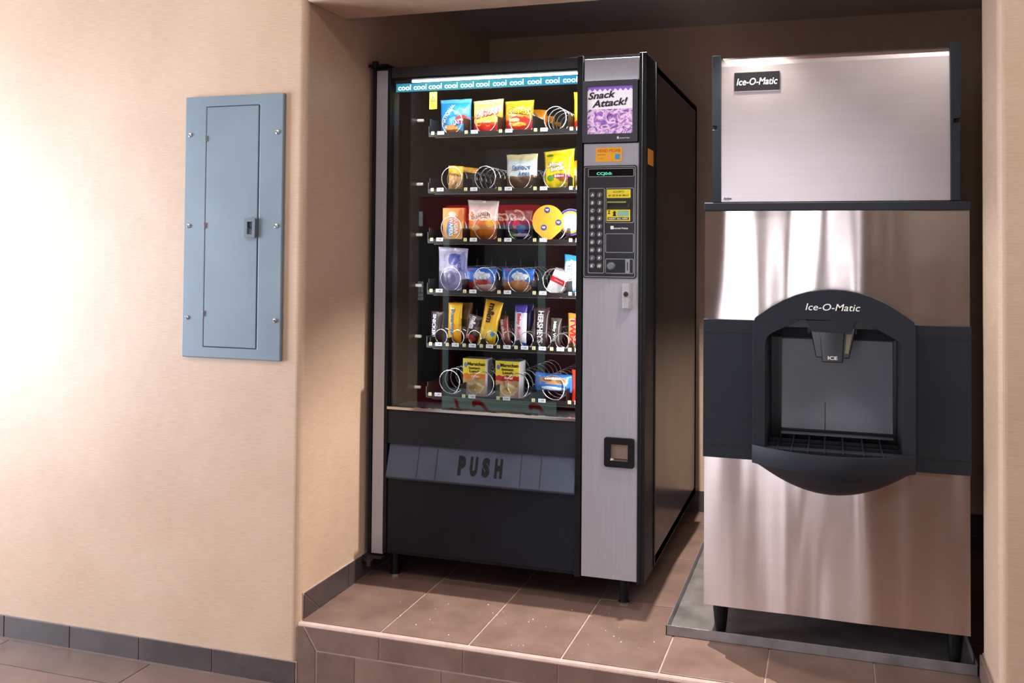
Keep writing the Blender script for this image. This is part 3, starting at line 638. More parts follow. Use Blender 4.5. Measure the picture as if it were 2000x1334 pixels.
ODS = ['top', 'second', 'third', 'fourth', 'fifth', 'bottom']
# row 1
snack('chip_bag', 'bright blue chip bag with white slanted lettering, left end of top shelf', 0, 856, 920, 74, mat=printmat([(0, '#1f78c4'), (.08, '#2b93dc'), (.9, '#5fb8ec')], [(.42, .2, .22, .13, '#e8a04a'), (.5, .12, .3, .08, '#8a4a1c'), (.78, .45, .2, .12, '#d8343a')], .02), T=.045, seed=1, group=G % 'top',
      texts=[('NATIONAL', -.022, .085, .085, .016, '#eef6fb', dict(rot=1.05, bold=.02)), ('LAY\'S', .022, .055, .036, .017, '#f7f7f7', dict(rot=.25, bold=.03, outline='#1c3e8c')), ('AIR', -.034, .035, .02, .012, '#f4fafd', dict(rot=1.2, bold=.02))])
snack('corn_chip_bag', 'yellow and red corn chip bag with white logo, beside the blue bag', 0, 921, 982, 70, mat=printmat([(0, '#e2b34a'), (.1, '#d9261c'), (.3, '#cf2016'), (.52, '#f0a63a'), (.62, '#f5cf6a'), (.9, '#f8e3a0')], [(.5, .42, .42, .14, '#f7c85a'), (.55, .34, .3, .05, '#d94a1c')], .05), T=.045, seed=2, group=G % 'top',
      texts=[('fritos', .004, .088, .092, .030, '#fbf3ef', dict(rot=.16, bold=.03, shear=.2, outline='#c21c1c')), ('THE ORIGINAL', .0, .050, .05, .006, '#fff4e0', {})])
snack('cheese_puff_bag', 'orange cheese puff bag with black and yellow logo, third on top shelf', 0, 985, 1040, 66, mat=printmat([(0, '#d8201a'), (.3, '#e2471a'), (.42, '#ee8a1c'), (.6, '#f2a21e'), (.92, '#f7c23a')], [(.5, .32, .4, .2, '#d92a1a'), (.5, .3, .3, .06, '#f4b23a'), (.4, .42, .2, .05, '#f2d8a0')], .05), T=.045, seed=3, group=G % 'top',
      texts=[('Cheetos', .004, .088, .085, .022, '#ffd21e', dict(rot=-.12, bold=.02, outline='#191512')), ('flamin', -.006, .040, .04, .010, '#ffe3b0', dict(rot=.2))])
for i, (px, dz, yy) in enumerate(((1052, 60, .70), (1068, 55, .80), (1082, 50, .90))):
    o = snack('cheese_puff_bag', 'orange bag %s behind the front cheese puff bag' % ['first', 'second', 'third'][i], 0, px - 22, px + 14, dz - 6, y=yy, mat=printmat([(0, '#d8301a'), (.4, '#ee8a1c'), (.6, '#f2951e')], (), .05), T=.04, seed=10 + i, group='orange bags waiting behind the front one')
snack('chip_bag', 'yellow and red bag cut off by the silver column, right end of top shelf', 0, 1122, 1175, 78, mat=printmat([(0, '#d8301a'), (.3, '#f0b01c'), (.5, '#f4cf2a')], (), .05), T=.04, seed=4, group=G % 'top')
# row 2
snack('cookie_pack', 'yellow cookie pack with a big tan cookie, left end of second shelf', 1, 874, 904, 50, mat=printmat([(0, '#e0a01c'), (.62, '#f2b01c')], [(.55, .33, .55, .3, '#c79a64'), (.55, .33, .3, .18, '#b98a54')], .02), T=.03, seed=5, flare=.04, group=G % 'second', y=YT + .04,
      texts=[('Grandma\'s', .0, .066, .054, .012, '#1c120c', dict(rot=-.12, bold=.02))])
snack('cookie_pack', 'yellow flag-like pack end sticking out behind the tan cookie pack', 1, 884, 926, 50, y=YT + .09, mat=printmat([(0, '#18120c'), (.8, '#f2b01c')], (), .01), T=.012, seed=6, tilt=.10, group=G % 'second')
snack('cookie_bag', 'cream topped cookie bag with blue script logo, middle of second shelf', 1, 989, 1048, 72, mat=printmat([(0, '#e5dcae'), (.06, '#7a5636'), (.36, '#8a6644'), (.42, '#eef1f0'), (.72, '#cfe0ec'), (.82, '#e8dfae')], [(.5, .22, .4, .13, '#5e3f25'), (.45, .5, .32, .1, '#f4f8fb')], .04), T=.045, seed=7, group=G % 'second',
      texts=[('Famous', .004, .088, .075, .020, '#1f62a8', dict(rot=.06, shear=.35, bold=.02, outline='#f2f6fa')), ('Amos', .016, .066, .046, .018, '#1f62a8', dict(rot=.06, shear=.35, bold=.02, outline='#f2f6fa'))])
snack('peanut_cookie_bag', 'bright yellow cookie bag with white bubble lettering, right part of second shelf', 1, 1062, 1120, 78, mat=printmat([(0, '#e8c412'), (.06, '#f4d712'), (.93, '#f7e04a')], [(.62, .36, .34, .06, '#b82a6a'), (.3, .32, .13, .07, '#5f9a2a'), (.74, .28, .16, .06, '#c07a2a'), (.22, .88, .12, .035, '#3f8a2a')], .03), T=.045, seed=8, group=G % 'second',
      texts=[('Nutter', .0, .098, .056, .016, '#fbfbf4', dict(rot=.12, bold=.03, outline='#1c1810')), ('Butter', .006, .082, .056, .015, '#fbfbf4', dict(rot=.12, bold=.03, outline='#1c1810')), ('Bites', .012, .056, .036, .009, '#ffe7f0', dict(rot=.08, bold=.02))])
snack('peanut_cookie_bag', 'second yellow cookie bag just behind the front yellow bag', 1, 1085, 1135, 58, y=YT + .10, mat=printmat([(0, '#7a5a2a'), (.5, '#e2b01c')], (), .04), T=.04, seed=9, group=G % 'second')
# row 3
def carton(name, label, row, px0, px1, top, depth, mat, cat='snack', tilt=0, y=None, group=None, yaw=0, texts=(), taper=0.0):
    W = (px1 - px0) / 505.0; H = (top + 2) / 540.0; m = MB()
    a = W / 2; b = a * (1 - taper)
    m.v = [(-b, 0, 0), (b, 0, 0), (a, 0, H), (-a, 0, H), (-b, depth, 0), (b, depth, 0), (a, depth, H), (-a, depth, H)]
    m.f = [(0, 1, 2, 3), (5, 4, 7, 6), (1, 5, 6, 2), (4, 0, 3, 7), (3, 2, 6, 7), (4, 5, 1, 0)]; m.m = [0, 0, 1, 1, 1, 1]
    m.uv = {0: (0, 0), 1: (1, 0), 2: (1, 1), 3: (0, 1), 4: (1, 0), 5: (0, 0), 6: (0, 1), 7: (1, 1)}
    o = m.build(name, mat, None, bevel=.0015, loc=(SX((px0 + px1) / 2, YT + .02 if y is None else y), YT + .02 if y is None else y, ROWS[row] - .0075)); o.rotation_euler = (0, tilt, yaw)
    for t in texts:
        body, cx, cz, w_, h_, col = t[:6]; kw = dict(t[6]) if len(t) > 6 else {}
        ol = kw.pop('outline', None); mm = MB()
        if ol: letters(mm, body, cx, cz, -.0006, width=w_ * 1.06, height=h_ * 1.15, **{**kw, 'bold': .05})
        letters(mm, body, cx, cz, -.0010, width=w_, height=h_, mi=1 if ol else 0, **kw); mm.build('lettering', [flat(ol), flat(col)] if ol else flat(col), o)
    return tag(o, label, cat, group or G % ODS[row])
carton('wafer_pack', 'orange sugar wafer pack with sideways blue and white lettering, left end of third shelf', 2, 863, 906, 66, .028, [printmat([(0, '#f0a850'), (.5, '#f4b05a')], [(.35, .42, .14, .26, '#4a8fd0'), (.45, .82, .2, .08, '#f0ead8'), (.85, .75, .14, .2, '#c98a4a')], .02), flat('#d98a38')], y=YT + .06,
       texts=[('SUGAR', .012, .058, .062, .016, '#f7f4ee', dict(rot=-PI / 2, bold=.03, outline='#7c3320')), ('WAFERS', -.008, .055, .070, .016, '#f7f4ee', dict(rot=-PI / 2, bold=.03, outline='#3a6fb0'))])
snack('cracker_bag', 'white topped orange cracker bag with black script logo, third shelf', 2, 913, 974, 82, bot=0, mat=printmat([(0, '#d9601c'), (.1, '#ea7d22'), (.42, '#f0963a'), (.52, '#f2ece6'), (1, '#ece4dc')], [(.5, .26, .36, .14, '#d9761c'), (.8, .45, .12, .1, '#f2c21c'), (.35, .34, .15, .07, '#f4b24a'), (.22, .6, .1, .12, '#e8863a')], .05), T=.05, seed=21, flare=.09, group=G % 'third',
      texts=[('Goldfish', .0, .096, .080, .020, '#1c1612', dict(rot=.12, bold=.01, shear=.2, outline='#f8f6f2'))])
snack('fruit_snack_pouch', 'grey and purple fruit snack pouch with small green patch, middle of third shelf', 2, 988, 1038, 60, mat=printmat([(0, '#3a2450'), (.5, '#55306a'), (.68, '#7a6a72'), (1, '#8d8288')], [(.45, .55, .14, .14, '#e2546a'), (.62, .42, .16, .13, '#3f78c0'), (.3, .2, .15, .12, '#57b03a'), (.6, .22, .3, .05, '#e0d8ea')], .04), T=.035, seed=22, group=G % 'third',
      texts=[('fruity', .0, .084, .056, .017, '#f4e8f2', dict(rot=.08, bold=.02)), ('SNACKS', -.004, .100, .032, .006, '#e89ab0', dict(bold=.02))])
# peel-lid cup: teardrop lid facing the glass
cu = empty('peel_lid_cup', 'round cup with a yellow teardrop peel lid facing the glass, third shelf', 'snack', (SX(1069, YT), YT + .005, ROWS[2] + .066), G % 'third')
pts = []
for k in range(27):
    a = math.radians(-128 + 256 * k / 26); pts.append((.058 * math.sin(a), .058 * math.cos(a)))
pts += [(.020, -.058), (.008, -.069), (0, -.071), (-.008, -.069), (-.020, -.058)]
MB().prism(pts, -.002, .0).build('peel_lid', flat('#e8a030', 0.4), cu, bevel=.0005)
m = MB(); m.tube([(0, .0, -.002), (0, .004, -.002), (0, .05, -.002)], [.050, .048, .038], 24); m.build('cup', flat('#d8d4cc'), cu)
for x, z in ((-.002, .040), (-.014, -.022), (.040, -.004)):
    m = MB(); m.prism([(x + .0105 * math.cos(a * PI / 8), z + .0105 * math.sin(a * PI / 8)) for a in range(16)], -.0035, -.002); e_ = m.build('emblem', flat('#2a3c8c'), cu)
    m = MB(); letters(m, 'up', x, z, -.0040, width=.012, height=.008, bold=.02); m.build('lettering', M['white'], e_)
cu2 = empty('round_tub', 'round tub with blue, orange and white ringed lid, right end of third shelf', 'snack', (SX(1114, YT + .04), YT + .04, ROWS[2] + .064), G % 'third')
m = MB(); m.tube([(0, 0, 0), (0, .006, 0), (0, .055, 0)], [.048, .048, .040], 28, 0)
for i, (R_, mi) in enumerate(((.047, 1), (.040, 2), (.033, 3))): m.tube([(0, -.0006 * (i + 1), 0), (0, 0, 0)], R_, 28, mi)
m.build('tub', [flat('#c9c9d2'), flat('#3b3c8c'), flat('#eea02a'), flat('#e4e6ea')], cu2)
# row 4
snack('cracker_pouch', 'tall lavender and white pouch with dark blue vertical lettering, left of fourth shelf', 3, 857, 914, 86, mat=printmat([(0, '#8d8ab4'), (.45, '#c3bcd8'), (.95, '#dcd6ec')], [(.62, .75, .25, .14, '#5a62b4'), (.86, .6, .16, .3, '#8d92cc'), (.35, .3, .28, .15, '#6f6c94')], .06), T=.03, seed=31, wr=1.6, group=G % 'fourth',
      texts=[('JACK', .030, .105, .062, .014, '#39418f', dict(rot=-1.45, bold=.02)), ('snack mix', -.028, .115, .05, .007, '#6d63a4', dict(rot=-1.5))])
for i, (a, b, fruit, lab) in enumerate(((904, 970, '#b8323a', 'blue toaster pastry pack with red frosted pastry picture, fourth shelf'), (978, 1044, '#c98a52', 'blue toaster pastry pack with brown pastry picture, middle of fourth shelf'))):
    o = snack('toaster_pastry_pack', lab, 3, a, b, 49, bot=0, mat=printmat([(0, '#2464c4'), (.5, '#2a6cd0'), (.97, '#2a66c8')], [(.25, .25, .3, .2, fruit), (.7, .2, .34, .2, '#e2c6b4' if i == 0 else '#d79a5e'), (.6, .42, .26, .1, fruit), (.6, .68, .24, .16, '#e8eff6'), (.22, .92, .1, .03, '#e23a4a')], .04), T=.03, seed=32 + i, wr=.8, group=G % 'fourth', tilt=.02,
      texts=[('Pop', .012, .074, .030, .014, '#f4f8fc', dict(rot=-.1, bold=.04, outline='#1c4a9a')), ('Tarts', .016, .059, .040, .013, '#f4f8fc', dict(rot=-.1, bold=.04, outline='#1c4a9a'))])
carton('mint_pack', 'white and red pack leaning to one side, right part of fourth shelf', 3, 1065, 1097, 48, .02, [printmat([(0, '#e6e4e6'), (.45, '#cf2a34'), (.66, '#e8e6ea'), (.95, '#b8b4bc')], (), .0), flat('#a9a6ae')], tilt=.42, y=YT + .06,
       texts=[('cheez', .0, .052, .034, .006, '#f8e8e8', {})])
snack('rice_bar_pack', 'light blue and white rice treat bar standing upright, right end of fourth shelf', 3, 1100, 1150, 68, bot=-6, mat=printmat([(0, '#3aa0dc'), (.08, '#d6e4ec'), (.3, '#58b0e0'), (.9, '#3aa8e4')], [(.3, .5, .3, .4, '#e2ecf2')], .06), T=.03, seed=35, group=G % 'fourth', tilt=.06,
      texts=[('TREATS', -.022, .065, .080, .017, '#f7fbfd', dict(rot=-1.5, bold=.03, outline='#1f6fae'))])
# row 5
def bar(name, label, px0, px1, top, colors, texts, tilt=0, seed=0, T=.022, y=None, bot=0, blobs=()):
    W = (px1 - px0) / 505.0; H = (top - bot) / 540.0
    o = pillow(name, W, H, T, printmat(colors, blobs, .02), (SX((px0 + px1) / 2, (YT + .055) if y is None else y), (YT + .055) if y is None else y, ROWS[4] - .0075), tilt=tilt, seal=.06, seed=seed, wr=.6, nu=10, nv=18, flare=.06, texts=texts)
    return tag(o, label, 'candy bar', 'candy bars on the fifth shelf')
bar('candy_bar', 'dark brown candy bar with blue and white sideways lettering, leftmost on fifth shelf', 842, 868, 66, [(0, '#2e1c1c'), (.9, '#3a2422')], [('SNICKERS', -.008, 0.0680, 0.0882, .014, '#eef0f8', dict(rot=-PI / 2, bold=.03, outline='#3b2f8c'))], .03, 41)
bar('candy_bar', 'yellow candy bar with blue sideways lettering, second on fifth shelf', 876, 903, 84, [(0, '#e8a81c'), (.5, '#f2bc1c'), (.95, '#f0a41c')], [('Butterfinger', -.008, 0.0820, 0.1008, .015, '#2a5cb4', dict(rot=-PI / 2, bold=.03, outline='#f2e6c0'))], .02, 42)
bar('candy_bar', 'tan pack end behind the yellow candy bar', 885, 925, 84, [(0, '#4a3418'), (.6, '#8a6220')], [], .0, 43, y=YT + .09)
bar('candy_pouch', 'dark brown candy pouch with white lettering leaning right, third on fifth shelf', 905, 932, 62, [(0, '#2a1a16'), (.9, '#6a5c58')], [('m&m', -.002, 0.0880, 0.0450, .021, '#f4efec', dict(rot=-PI / 2, bold=.04, shear=.1))], .24, 44, blobs=[(.5, .25, .35, .12, '#a8242c'), (.5, .16, .2, .06, '#d8b01c')])
bar('candy_pouch', 'large yellow candy pouch with brown lettering leaning right, fourth on fifth shelf', 934, 967, 92, [(0, '#eec01c'), (.5, '#f0b81c'), (.93, '#e2a41c')], [('m&m', .0, 0.1250, 0.0702, .026, '#41220f', dict(rot=-PI / 2, bold=.05))], .20, 45, T=.03, blobs=[(.5, .25, .36, .13, '#f4d24a'), (.8, .3, .12, .05, '#2a8ad0')])
bar('candy_bar', 'slim dark red and brown candy bar leaning left, fifth on fifth shelf', 984, 1001, 62, [(0, '#6e4030'), (.4, '#7c2a20'), (.9, '#3a1c18')], [('100 GRAND', -.003, 0.0650, 0.0720, .008, '#e8c4b8', dict(rot=-PI / 2, bold=.02))], -.14, 46)
bar('candy_bar', 'blue topped white candy bar with pink sideways lettering, right of the slim bar', 1006, 1029, 84, [(0, '#3a5cb8'), (.12, '#e6e2ee'), (.7, '#dcd4ea'), (.82, '#4a3aa0')], [('Baby Ruth', -.004, 0.0800, 0.0900, .017, '#c4304e', dict(rot=-PI / 2, bold=.04, outline='#f4eef4'))], .02, 47)
bar('candy_bar', 'violet wrapped bar just behind the blue topped bar', 1018, 1043, 84, [(0, '#2a2440'), (.5, '#3c3478')], [], .0, 48, y=YT + .09)
bar('candy_bar', 'dark maroon chocolate bar with tall white sideways lettering, right of centre on fifth shelf', 1041, 1071, 80, [(0, '#33191a'), (.9, '#3f2224')], [("HERSHEY'S", .002, 0.0780, 0.1152, .022, '#eeeaea', dict(rot=-PI / 2, bold=.03))], .04, 49)
bar('candy_bar', 'grey-brown candy bar with green and white sideways lettering, fifth shelf', 1076, 1096, 60, [(0, '#3e342c'), (.9, '#544a40')], [('Milky Way', -.003, 0.0620, 0.0738, .014, '#eef4ea', dict(rot=-PI / 2, bold=.03, outline='#3a8a4a'))], .03, 50)
bar('candy_bar', 'gold candy bar with big red sideways lettering, right end of fifth shelf', 1110, 1142, 70, [(0, '#c98a3a'), (.5, '#d8a050'), (.85, '#b8862a')], [('TWIX', -.010, 0.0680, 0.0945, .024, '#c41f26', dict(rot=-PI / 2, bold=.05, outline='#f4ecdc'))], .03, 51)
# row 6
for i, (a, b, word, cc, lab) in enumerate(((905, 952, 'Chicken', '#e8842a', 'yellow and orange instant noodle cup box, left of the two on bottom shelf'), (969, 1017, 'Beef', '#c4282c', 'yellow and red instant noodle cup box, right of the two on bottom shelf'))):
    carton('noodle_cup_box', lab, 5, a, b, 72 if i == 0 else 70, .060, [printmat([(0, '#d8a890'), (.08, '#c9a070'), (.46, cc), (.60, '#f0d83a'), (.95, '#ecdc50')], [(.55, .22, .36, .17, '#e6d8b4'), (.55, .2, .26, .11, '#d2b060'), (.13, .83, .07, .06, '#5a7ac0')], .03), flat('#cfccd0')], y=YT + .045, taper=.04, yaw=-.04,
           texts=[('Maruchan', .008, .118, .070, .013, '#15130f', dict(bold=.03)), ('Instant', .002, .103, .046, .010, '#15130f', dict(bold=.03)), ('Lunch', .002, .091, .040, .010, '#15130f', dict(bold=.03)), (word, .006, .073, .034, .009, '#f8eade', dict(bold=.03))])
# cookie sleeve lying across its coil
ck = empty('cookie_sleeve', 'blue cookie sleeve lying across its coil, right part of bottom shelf', 'snack', (SX(1086, YT + .05), YT + .05, ROWS[5] + .060), G % 'bottom')
o = pillow('wrapper', .062, .150, .05, printmat([(0, '#2a70cc'), (1, '#3a80d8')], [(.34, .5, .2, .36, '#b98a5c'), (.3, .35, .12, .12, '#7e5634'), (.34, .68, .12, .12, '#8a603c'), (.78, .5, .12, .3, '#e8eef6')], .03), (-.075, 0, 0), seed=61, wr=.6, flare=.05)
o.parent = ck; o.rotation_euler = (0, PI / 2 + .04, 0)
m = MB(); letters(m, 'cookies', 0, .016, -.028, width=.06, height=.010, bold=.03); m.build('lettering', M['white'], ck)
snack('snack_pack', 'red pack cut off by the silver column, right end of bottom shelf', 5, 1121, 1170, 60, mat=printmat([(0, '#d8301c'), (.5, '#e23a20')], (), .02), T=.03, seed=62, group=G % 'bottom', y=YT + .04)

# ------------------------------------------------------------------ ice dispenser (lower cabinet)
ID = empty('ice_dispenser', 'stainless steel ice dispenser cabinet with black arched bay, standing in the drain pan', 'ice dispenser')
YI = 0.232
m = MB(); m.box(-.361, -.350, YI + .004, .98, .12, 1.27); m.box(.350, .361, YI + .004, .98, .12, 1.27); m.box(-.361, .361, .97, .98, .12, 1.27); m.box(-.361, .361, YI + .004, .98, .12, .135)
m.box(-.361, .361, YI + .004, .98, 1.24, 1.27)
m.build('cabinet', M['steelhead'], ID)
def sheet(name, z0, z1, parent, mat, bulge=.0035, x0=-.363, x1=.363):
    """front sheet, slightly crowned like real bent steel"""
    m = MB(); nx = 40; nz = 6
    for j in range(nz + 1):
        for i in range(nx + 1):
            u = i / nx; x = x0 + (x1 - x0) * u
            y = YI - bulge * math.sin(PI * u) - .0022 * math.sin(u * 10 + 1.2 + j * .22 * (1 - u)) * math.sin(PI * u)
            m.v.append((x, y, z0 + (z1 - z0) * j / nz))
    for j in range(nz):
        for i in range(nx): a = j * (nx + 1) + i; m.f.append((a, a + 1, a + nx + 2, a + nx + 1)); m.m.append(0)
    o = m.build(name, mat, parent, smooth=True)
    md = o.modifiers.new('solid', 'SOLIDIFY'); md.thickness = .006; md.offset = -1; md = o.modifiers.new('split', 'EDGE_SPLIT'); md.split_angle = math.radians(40)
    return o
sheet('upper_front_panel', .956, 1.278, ID, M['steel']); sheet('lower_front_panel', .116, .560, ID, M['steel'])
for x in (-.363, .357): box('edge_trim', x, x + .006, YI - .0035, YI + .01, .116, 1.278, basic('bright_edge', '#e6dccb', 0.25, metal=0.8) if x < 0 else bpy.data.materials['bright_edge'], ID, bevel=.0008)
box('top_cap', -.366, .366, YI - .012, .985, 1.278, 1.303, M['blkblue'], ID, bevel=.003)
# black band either side of the bay
m = MB(); m.box(-.366, -.180, YI - .016, YI + .002, .552, .958); m.box(.186, .366, YI - .016, YI + .002, .552, .958); m.box(-.182, .188, YI - .0155, YI + .002, .552, .588); 
band = m.build('front_band', M['blkblue'], ID, bevel=.0015)
for z in (.923, .590):
    for a, b in ((-.365, -.225), (.225, .365)): box('groove', a, b, YI - .0172, YI - .0162, z, z + .0016, M['ink'], band, bevel=0)
# arched bezel
def X_(px): return (px - 1628) * .00139 + .004
arch = [(-.218, .572)] + [(-.218, .950), (-.213, .968)]
for k in range(13):
    t = -1 + 2 * k / 12; arch.append((.002 + t * .205, .975 + .078 * (1 - abs(t) ** 2.1)))
arch += [(.217, .968), (.221, .950), (.221, .572)]
inner = [(-.183, .598), (-.183, .897), (-.179, .912), (-.168, .924), (-.120, .949), (-.085, .966), (-.074, .967), (-.067, .962), (-.062, .952), (-.058, .938), (-.050, .933), (.049, .933), (.055, .938), (.058, .952), (.064, .964), (.073, .968), (.084, .966), (.125, .943), (.172, .917), (.183, .905), (.187, .892), (.187, .598)]
bz = MB().prism([arch, inner], YI - .050, YI - .012).build('bay_bezel', M['blkblue'], ID, bevel=.006, seg=3)
m = MB()
letters(m, 'Ice-O-Matic', .002, 1.004, YI - .0515, width=.148, height=.0195, shear=.22, bold=.004)
m.build('lettering', M['white'], bz)
# bay interior
m = MB(); m.box(-.190, -.181, YI - .03, .42, .575, .975); m.box(.185, .194, YI - .03, .42, .575, .975); m.box(-.19, .194, YI - .012, .42, .965, .975); m.box(-.19, .194, YI - .03, .42, .555, .562)
m.box(-.19, .194, .41, .42, .56, .97); m.build('bay_lining', basic('bay_black', '#101116', 0.35), ID)
box('bay_header', -.176, .182, YI - .014, YI - .007, .942, .985, bpy.data.materials['bay_black'], ID, bevel=0)
box('back_plate', -.150, .176, .400, .408, .615, .892, M['pit'], ID, bevel=.002)
box('back_plate_top', -.178, .182, .395, .409, .895, .962, M['blkblue'], ID, bevel=.002)
box('splash_ledge', -.150, .176, .375, .400, .602, .607, flat('#6a6a78', 0.25), ID, bevel=.001)
m = MB(); m.box(-.0205, -.0185, .398, .400, .610, .700); m.build('seam', M['ink'], ID)
gr = MB(); gr.box(-.180, .184, YI - .06, .385, .585, .588, 0); gr.build('grille_base', M['ink'], ID)
for X in (-.15, -.11, -.065, -.02, .03, .085, .135): box('grille_bar', X - .0025, X + .0025, YI - .075, .385, .588, .601, M['blkblue'], ID, bevel=.0005)
for Y in (.27, .33): box('grille_bar', -.180, .184, Y - .002, Y + .002, .588, .597, M['blkblue'], ID, bevel=.0005)
# chute
ch = MB()
def frus(mb, x0, x1, X0_, X1_, y0, y1, z0, z1, mi=0):
    mb.add([(x0, y0, z0), (x1, y0, z0), (x1, y1, z0), (x0, y1, z0), (X0_, y0, z1), (X1_, y0, z1), (X1_, y1, z1), (X0_, y1, z1)], [(0, 3, 2, 1), (4, 5, 6, 7), (0, 1, 5, 4), (1, 2, 6, 5), (2, 3, 7, 6), (3, 0, 4, 7)], mi)
frus(ch, -.044, .048, -.062, .066, .235, .34, .855, .945); cho = ch.build('ice_chute', basic('smoky_plastic', '#14120f', 0.12, var=0.3), ID, bevel=.003)
c2 = MB(); frus(c2, -.027, .030, -.034, .036, .212, .25, .845, .945); o = c2.build('push_lever', basic('lever_black', '#0d0d0f', 0.1), ID, bevel=.003)
m = MB(); letters(m, 'ICE', .002, .858, .2110, width=.026, height=.010, bold=.02); m.build('lettering', M['white'], o)
m = MB()
for x in (-.068, .060): m.box(x, x + .008, .24, .27, .925, .950)
m.build('chute_clip', flat('#3c4644', 0.5), ID)
m = MB(); frus(m, .036, .045, .040, .055, .229, .234, .87, .925); m.build('chute_window', flat('#8a8458', 0.2), ID)
# bowed drip lip and bowl
m = MB(); n = 28; rows = []
def lipY(x): return YI - .052 - .082 * (1 - (abs(x) / .220) ** 2.0)
prof = [(.585, -.03, 1), (.604, -.008, 1), (.606, 0, 1), (.600, .002, 1), (.565, .003, 1), (.553, .001, 1)]
for i in range(n + 1):
    x = -.220 + .440 * i / n; yl = lipY(x); q = 1 - (abs(x) / .220) ** 2
    col_ = [(x, yl + .028, .590), (x, yl + .012, .603), (x, yl + .002, .605), (x, yl, .600), (x, yl - .001, .572), (x, yl + .002, .553)]
    for s_ in range(1, 7):
        t = s_ / 6; yy = yl + .004 + (YI - .002 - yl - .004) * (t ** .8); col_.append((x, yy, .553 - (.085 * q) * math.sin(t * PI / 2) ** .8 - .000))
    rows.append(col_)
K = len(rows[0])
for c_ in rows: m.v += c_
for i in range(n):
    for j in range(K - 1): a = i * K + j; m.f.append((a, a + K, a + K + 1, a + 1)); m.m.append(0)
m.f.append(tuple(range(K))); m.m.append(0); m.f.append(tuple(n * K + j for j in range(K - 1, -1, -1))); m.m.append(0)
lip = m.build('drip_basin', M['blkblue'], ID, smooth=False)
lip.data.polygons.foreach_set('use_smooth', [len(p.vertices) == 4 for p in lip.data.polygons])
md = lip.modifiers.new('e', 'EDGE_SPLIT'); md.split_angle = math.radians(40)
for x, y in ((-.320, .285), (.330, .285), (-.320, .90), (.330, .90)):
    m = MB(); m.tube([(x, y, .0065), (x, y, .03), (x, y, .122)], [.014, .017, .026], 14); m.tube([(x, y, .0062), (x, y, .012)], .0165, 14, 1)
    m.build('leg', [M['blk'], M['chrome']], ID)
m = MB(); m.tube([(.368, .75, 1.22), (.385, .74, 1.15), (.392, .73, 1.05), (.390, .73, .90), (.375, .74, .80)], .006, 8); m.build('water_hose', flat('#9a958c', 0.4), ID, smooth=True)

# ------------------------------------------------------------------ ice maker head
IH = empty('ice_maker', 'stainless steel ice maker head sitting on top of the ice dispenser', 'ice maker', (0, 0, 1.303))
def LH(o): o.location = (0, 0, -1.303); return o
m = MB(); pr = []
nz = 10
for k in range(nz + 1): t = k / nz; pr.append((YI + .004 - .004 * math.sin(PI * t), 1.306 + .404 * t))
pr += [(YI + .006, 1.722), (YI + .012, 1.732), (YI + .024, 1.739), (YI + .05, 1.742), (.60, 1.742), (.60, 1.306)]
LH(m.prism(pr, -.317, .315, 'x').build('front_panel', M['steelhead'], IH, smooth=False))
LH(box('cabinet', -.335, .335, .602, .95, 1.304, 1.742, M['steelhead'], IH))
for s_, (a, b) in enumerate(((-.343, -.317), (.315, .341))):
    zc = 1.527
    m = MB(); nx_ = (a, a + .014) if s_ == 0 else (b - .016, b)
    if s_ == 0: poly = [(a, 1.304), (b, 1.304), (b, 1.742), (a, 1.742), (a, zc + .006), (a + .014, zc + .004), (a + .014, zc - .006), (a, zc - .006)]
    else: poly = [(a, 1.304), (b, 1.304), (b, zc - .006), (b - .018, zc - .006), (b - .018, zc + .004), (b, zc + .006), (b, 1.748), (a, 1.748)]
    m.prism(poly, YI - .008, YI + .02); m.box(a, b, YI + .02, .60, 1.304, 1.742)
    LH(m.build('corner_post', M['blkblue'], IH, bevel=.002))
bd = LH(MB().prism(rrect(-.278, -.147, 1.634, 1.688, .003), YI - .0032, YI + .003).build('badge', flat('#101014', 0.3), IH))
MB().prism(ring(-.279, -.146, 1.633, 1.689, .003, .0015), YI - .0035, YI + .003).build('badge_rim', M['chrome'], bd)
m = MB()
letters(m, 'Ice-O-Matic', -.2125, 1.661, YI - .0040, width=.118, height=.0205, shear=.22, bold=.004)
m.build('lettering', M['white'], bd)
ps = MB(); letters(ps, 'Action', -.298, 1.3155, YI - .0015, width=.024, height=.0075, shear=.2, bold=.03); letters(ps, '~', -.300, 1.309, YI - .0015, width=.018, height=.002, mi=1)
LH(ps.build('maker_decal', [flat('#26346e'), flat('#b03038')], IH))

# ------------------------------------------------------------------ drain pan
dp = empty('drain_pan', 'shallow stainless drain pan on the tiles under the ice dispenser', 'drain pan')
box('pan_bottom', -.478, .384, .252, 1.12, .001, .006, M['pan'], dp, bevel=0)
box('pan_rim', -.480, .386, .249, .2525, .001, .030, M['pan'], dp, bevel=.0006); box('pan_rim', -.480, -.4765, .249, 1.12, .001, .030, M['pan'], dp, bevel=.0006)
box('pan_rim', .3825, .386, .249, 1.12, .001, .030, M['pan'], dp, bevel=.0006); box('pan_rim', -.480, .386, 1.117, 1.12, .001, .030, M['pan'], dp, bevel=.0006)

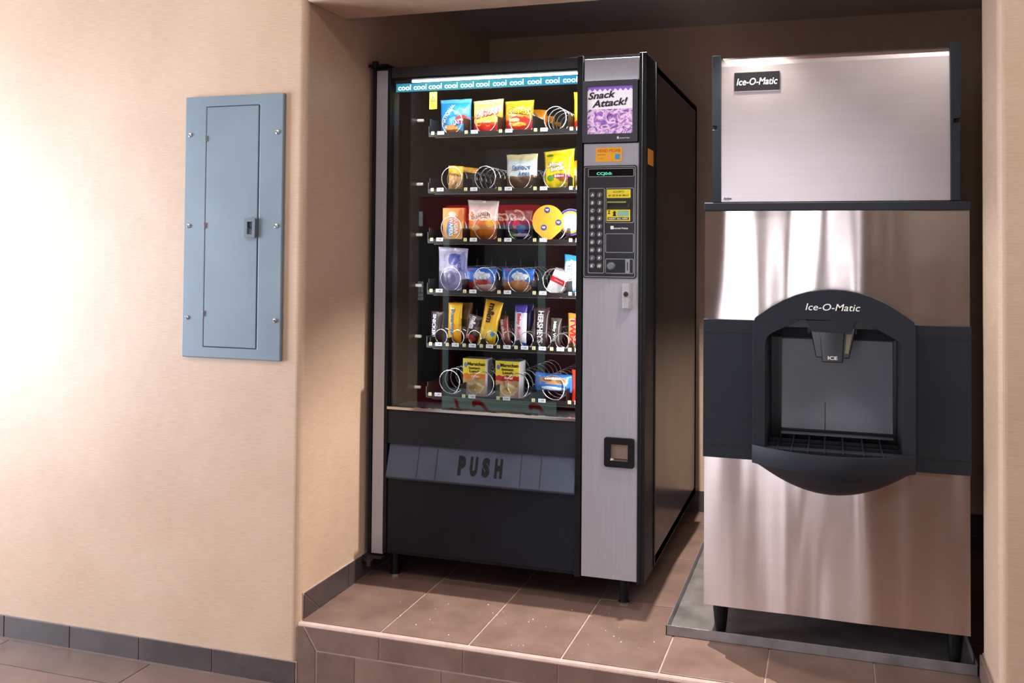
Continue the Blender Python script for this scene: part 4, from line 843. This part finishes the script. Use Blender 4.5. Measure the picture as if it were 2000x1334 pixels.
# ------------------------------------------------------------------ drink machine opposite (seen mirrored in the glass)
DM = empty('drink_machine', 'red soft drink machine across the room, seen mirrored in the snack machine glass', 'vending machine', (-2.16, -2.2, ZF))
YD = -2.2
def D(o): o.location = (2.16, 2.2, -ZF); return o
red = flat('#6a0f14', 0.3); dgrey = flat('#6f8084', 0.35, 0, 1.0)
m = MB(); m.box(-2.76, -1.56, -3.05, YD - .25, ZF + .03, 1.50); m.prism([[(-2.76, ZF + .03), (-1.56, ZF + .03), (-1.56, 1.50), (-2.76, 1.50)], [(-2.44, .20), (-2.44, 1.30), (-1.82, 1.30), (-1.82, .20)]], YD - .25, YD)
D(m.build('cabinet', red, DM, bevel=.01))
D(box('inner_back', -2.44, -1.82, YD - .249, YD - .246, .20, 1.30, flat('#0d0f10'), DM, bevel=0))
D(MB().prism(rrect(-2.50, -1.80, 1.31, 1.44, .04), YD, YD + .012).build('sign', emis('lit_red_sign', '#c8141c', 2.6), DM))
m = MB(); letters(m, 'Coca-Cola', -2.12, 1.372, YD + .014, width=.40, height=.075, shear=.5, bold=.01, face=-1); D(m.build('lettering', flat('#f0d8a8', 0.4, 0, 4.0), DM))
D(MB().prism([rrect(-2.50, -1.78, .17, 1.32, .03), rrect(-2.46, -1.83, .22, 1.28, .02)], YD, YD + .01).build('glass_frame', dgrey, DM))
D(box('display_shelf', -2.44, -1.82, YD - .24, YD - .01, .84, .855, flat('#3a3a36'), DM))
D(box('display_shelf', -2.44, -1.82, YD - .24, YD - .01, .50, .515, flat('#3a3a36'), DM))
D(box('lower_sign', -2.50, -1.70, YD, YD + .012, ZF + .08, .165, emis('lit_green_grey_sign', '#7f9a92', 1.3), DM))
m = MB(); letters(m, 'Coca-Cola', -2.10, .06, YD + .014, width=.70, height=.19, shear=.5, bold=.02, face=-1); D(m.build('lettering', flat('#b01820', 0.4, 0, .5), DM))
D(MB().prism(rrect(-2.745, -2.53, .25, 1.28, .05), YD, YD + .008).build('control_column', flat('#0d0d10', 0.3), DM))
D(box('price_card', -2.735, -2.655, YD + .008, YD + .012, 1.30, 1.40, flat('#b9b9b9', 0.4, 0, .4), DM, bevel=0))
m = MB()
for i in range(3):
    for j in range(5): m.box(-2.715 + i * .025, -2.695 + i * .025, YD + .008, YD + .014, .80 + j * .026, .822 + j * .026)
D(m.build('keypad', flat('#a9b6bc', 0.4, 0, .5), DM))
for row_z, rn in ((.855, 'upper'), (.515, 'lower')):
    for i in range(6):
        m = MB(); m.tube([(0, 0, 0), (0, 0, .13), (0, 0, .17), (0, 0, .215), (0, 0, .23)], [.032, .033, .014, .013, .014], 12); m.tube([(0, 0, .05), (0, 0, .11)], .0335, 12, 1)
        b_ = m.build('soda_bottle', [flat('#3a1a12', 0.1), flat('#c9b8a8', .4, 0, .1)], None, smooth=True, loc=(-2.39 + i * .104, YD - .08, row_z + .0005))
        tag(b_, 'soda bottle inside the red drink machine, %s on its %s shelf' % (['leftmost', 'second from the left', 'third from the left', 'third from the right', 'second from the right', 'rightmost'][5 - i], rn), 'bottle', 'soda bottles in the red drink machine')
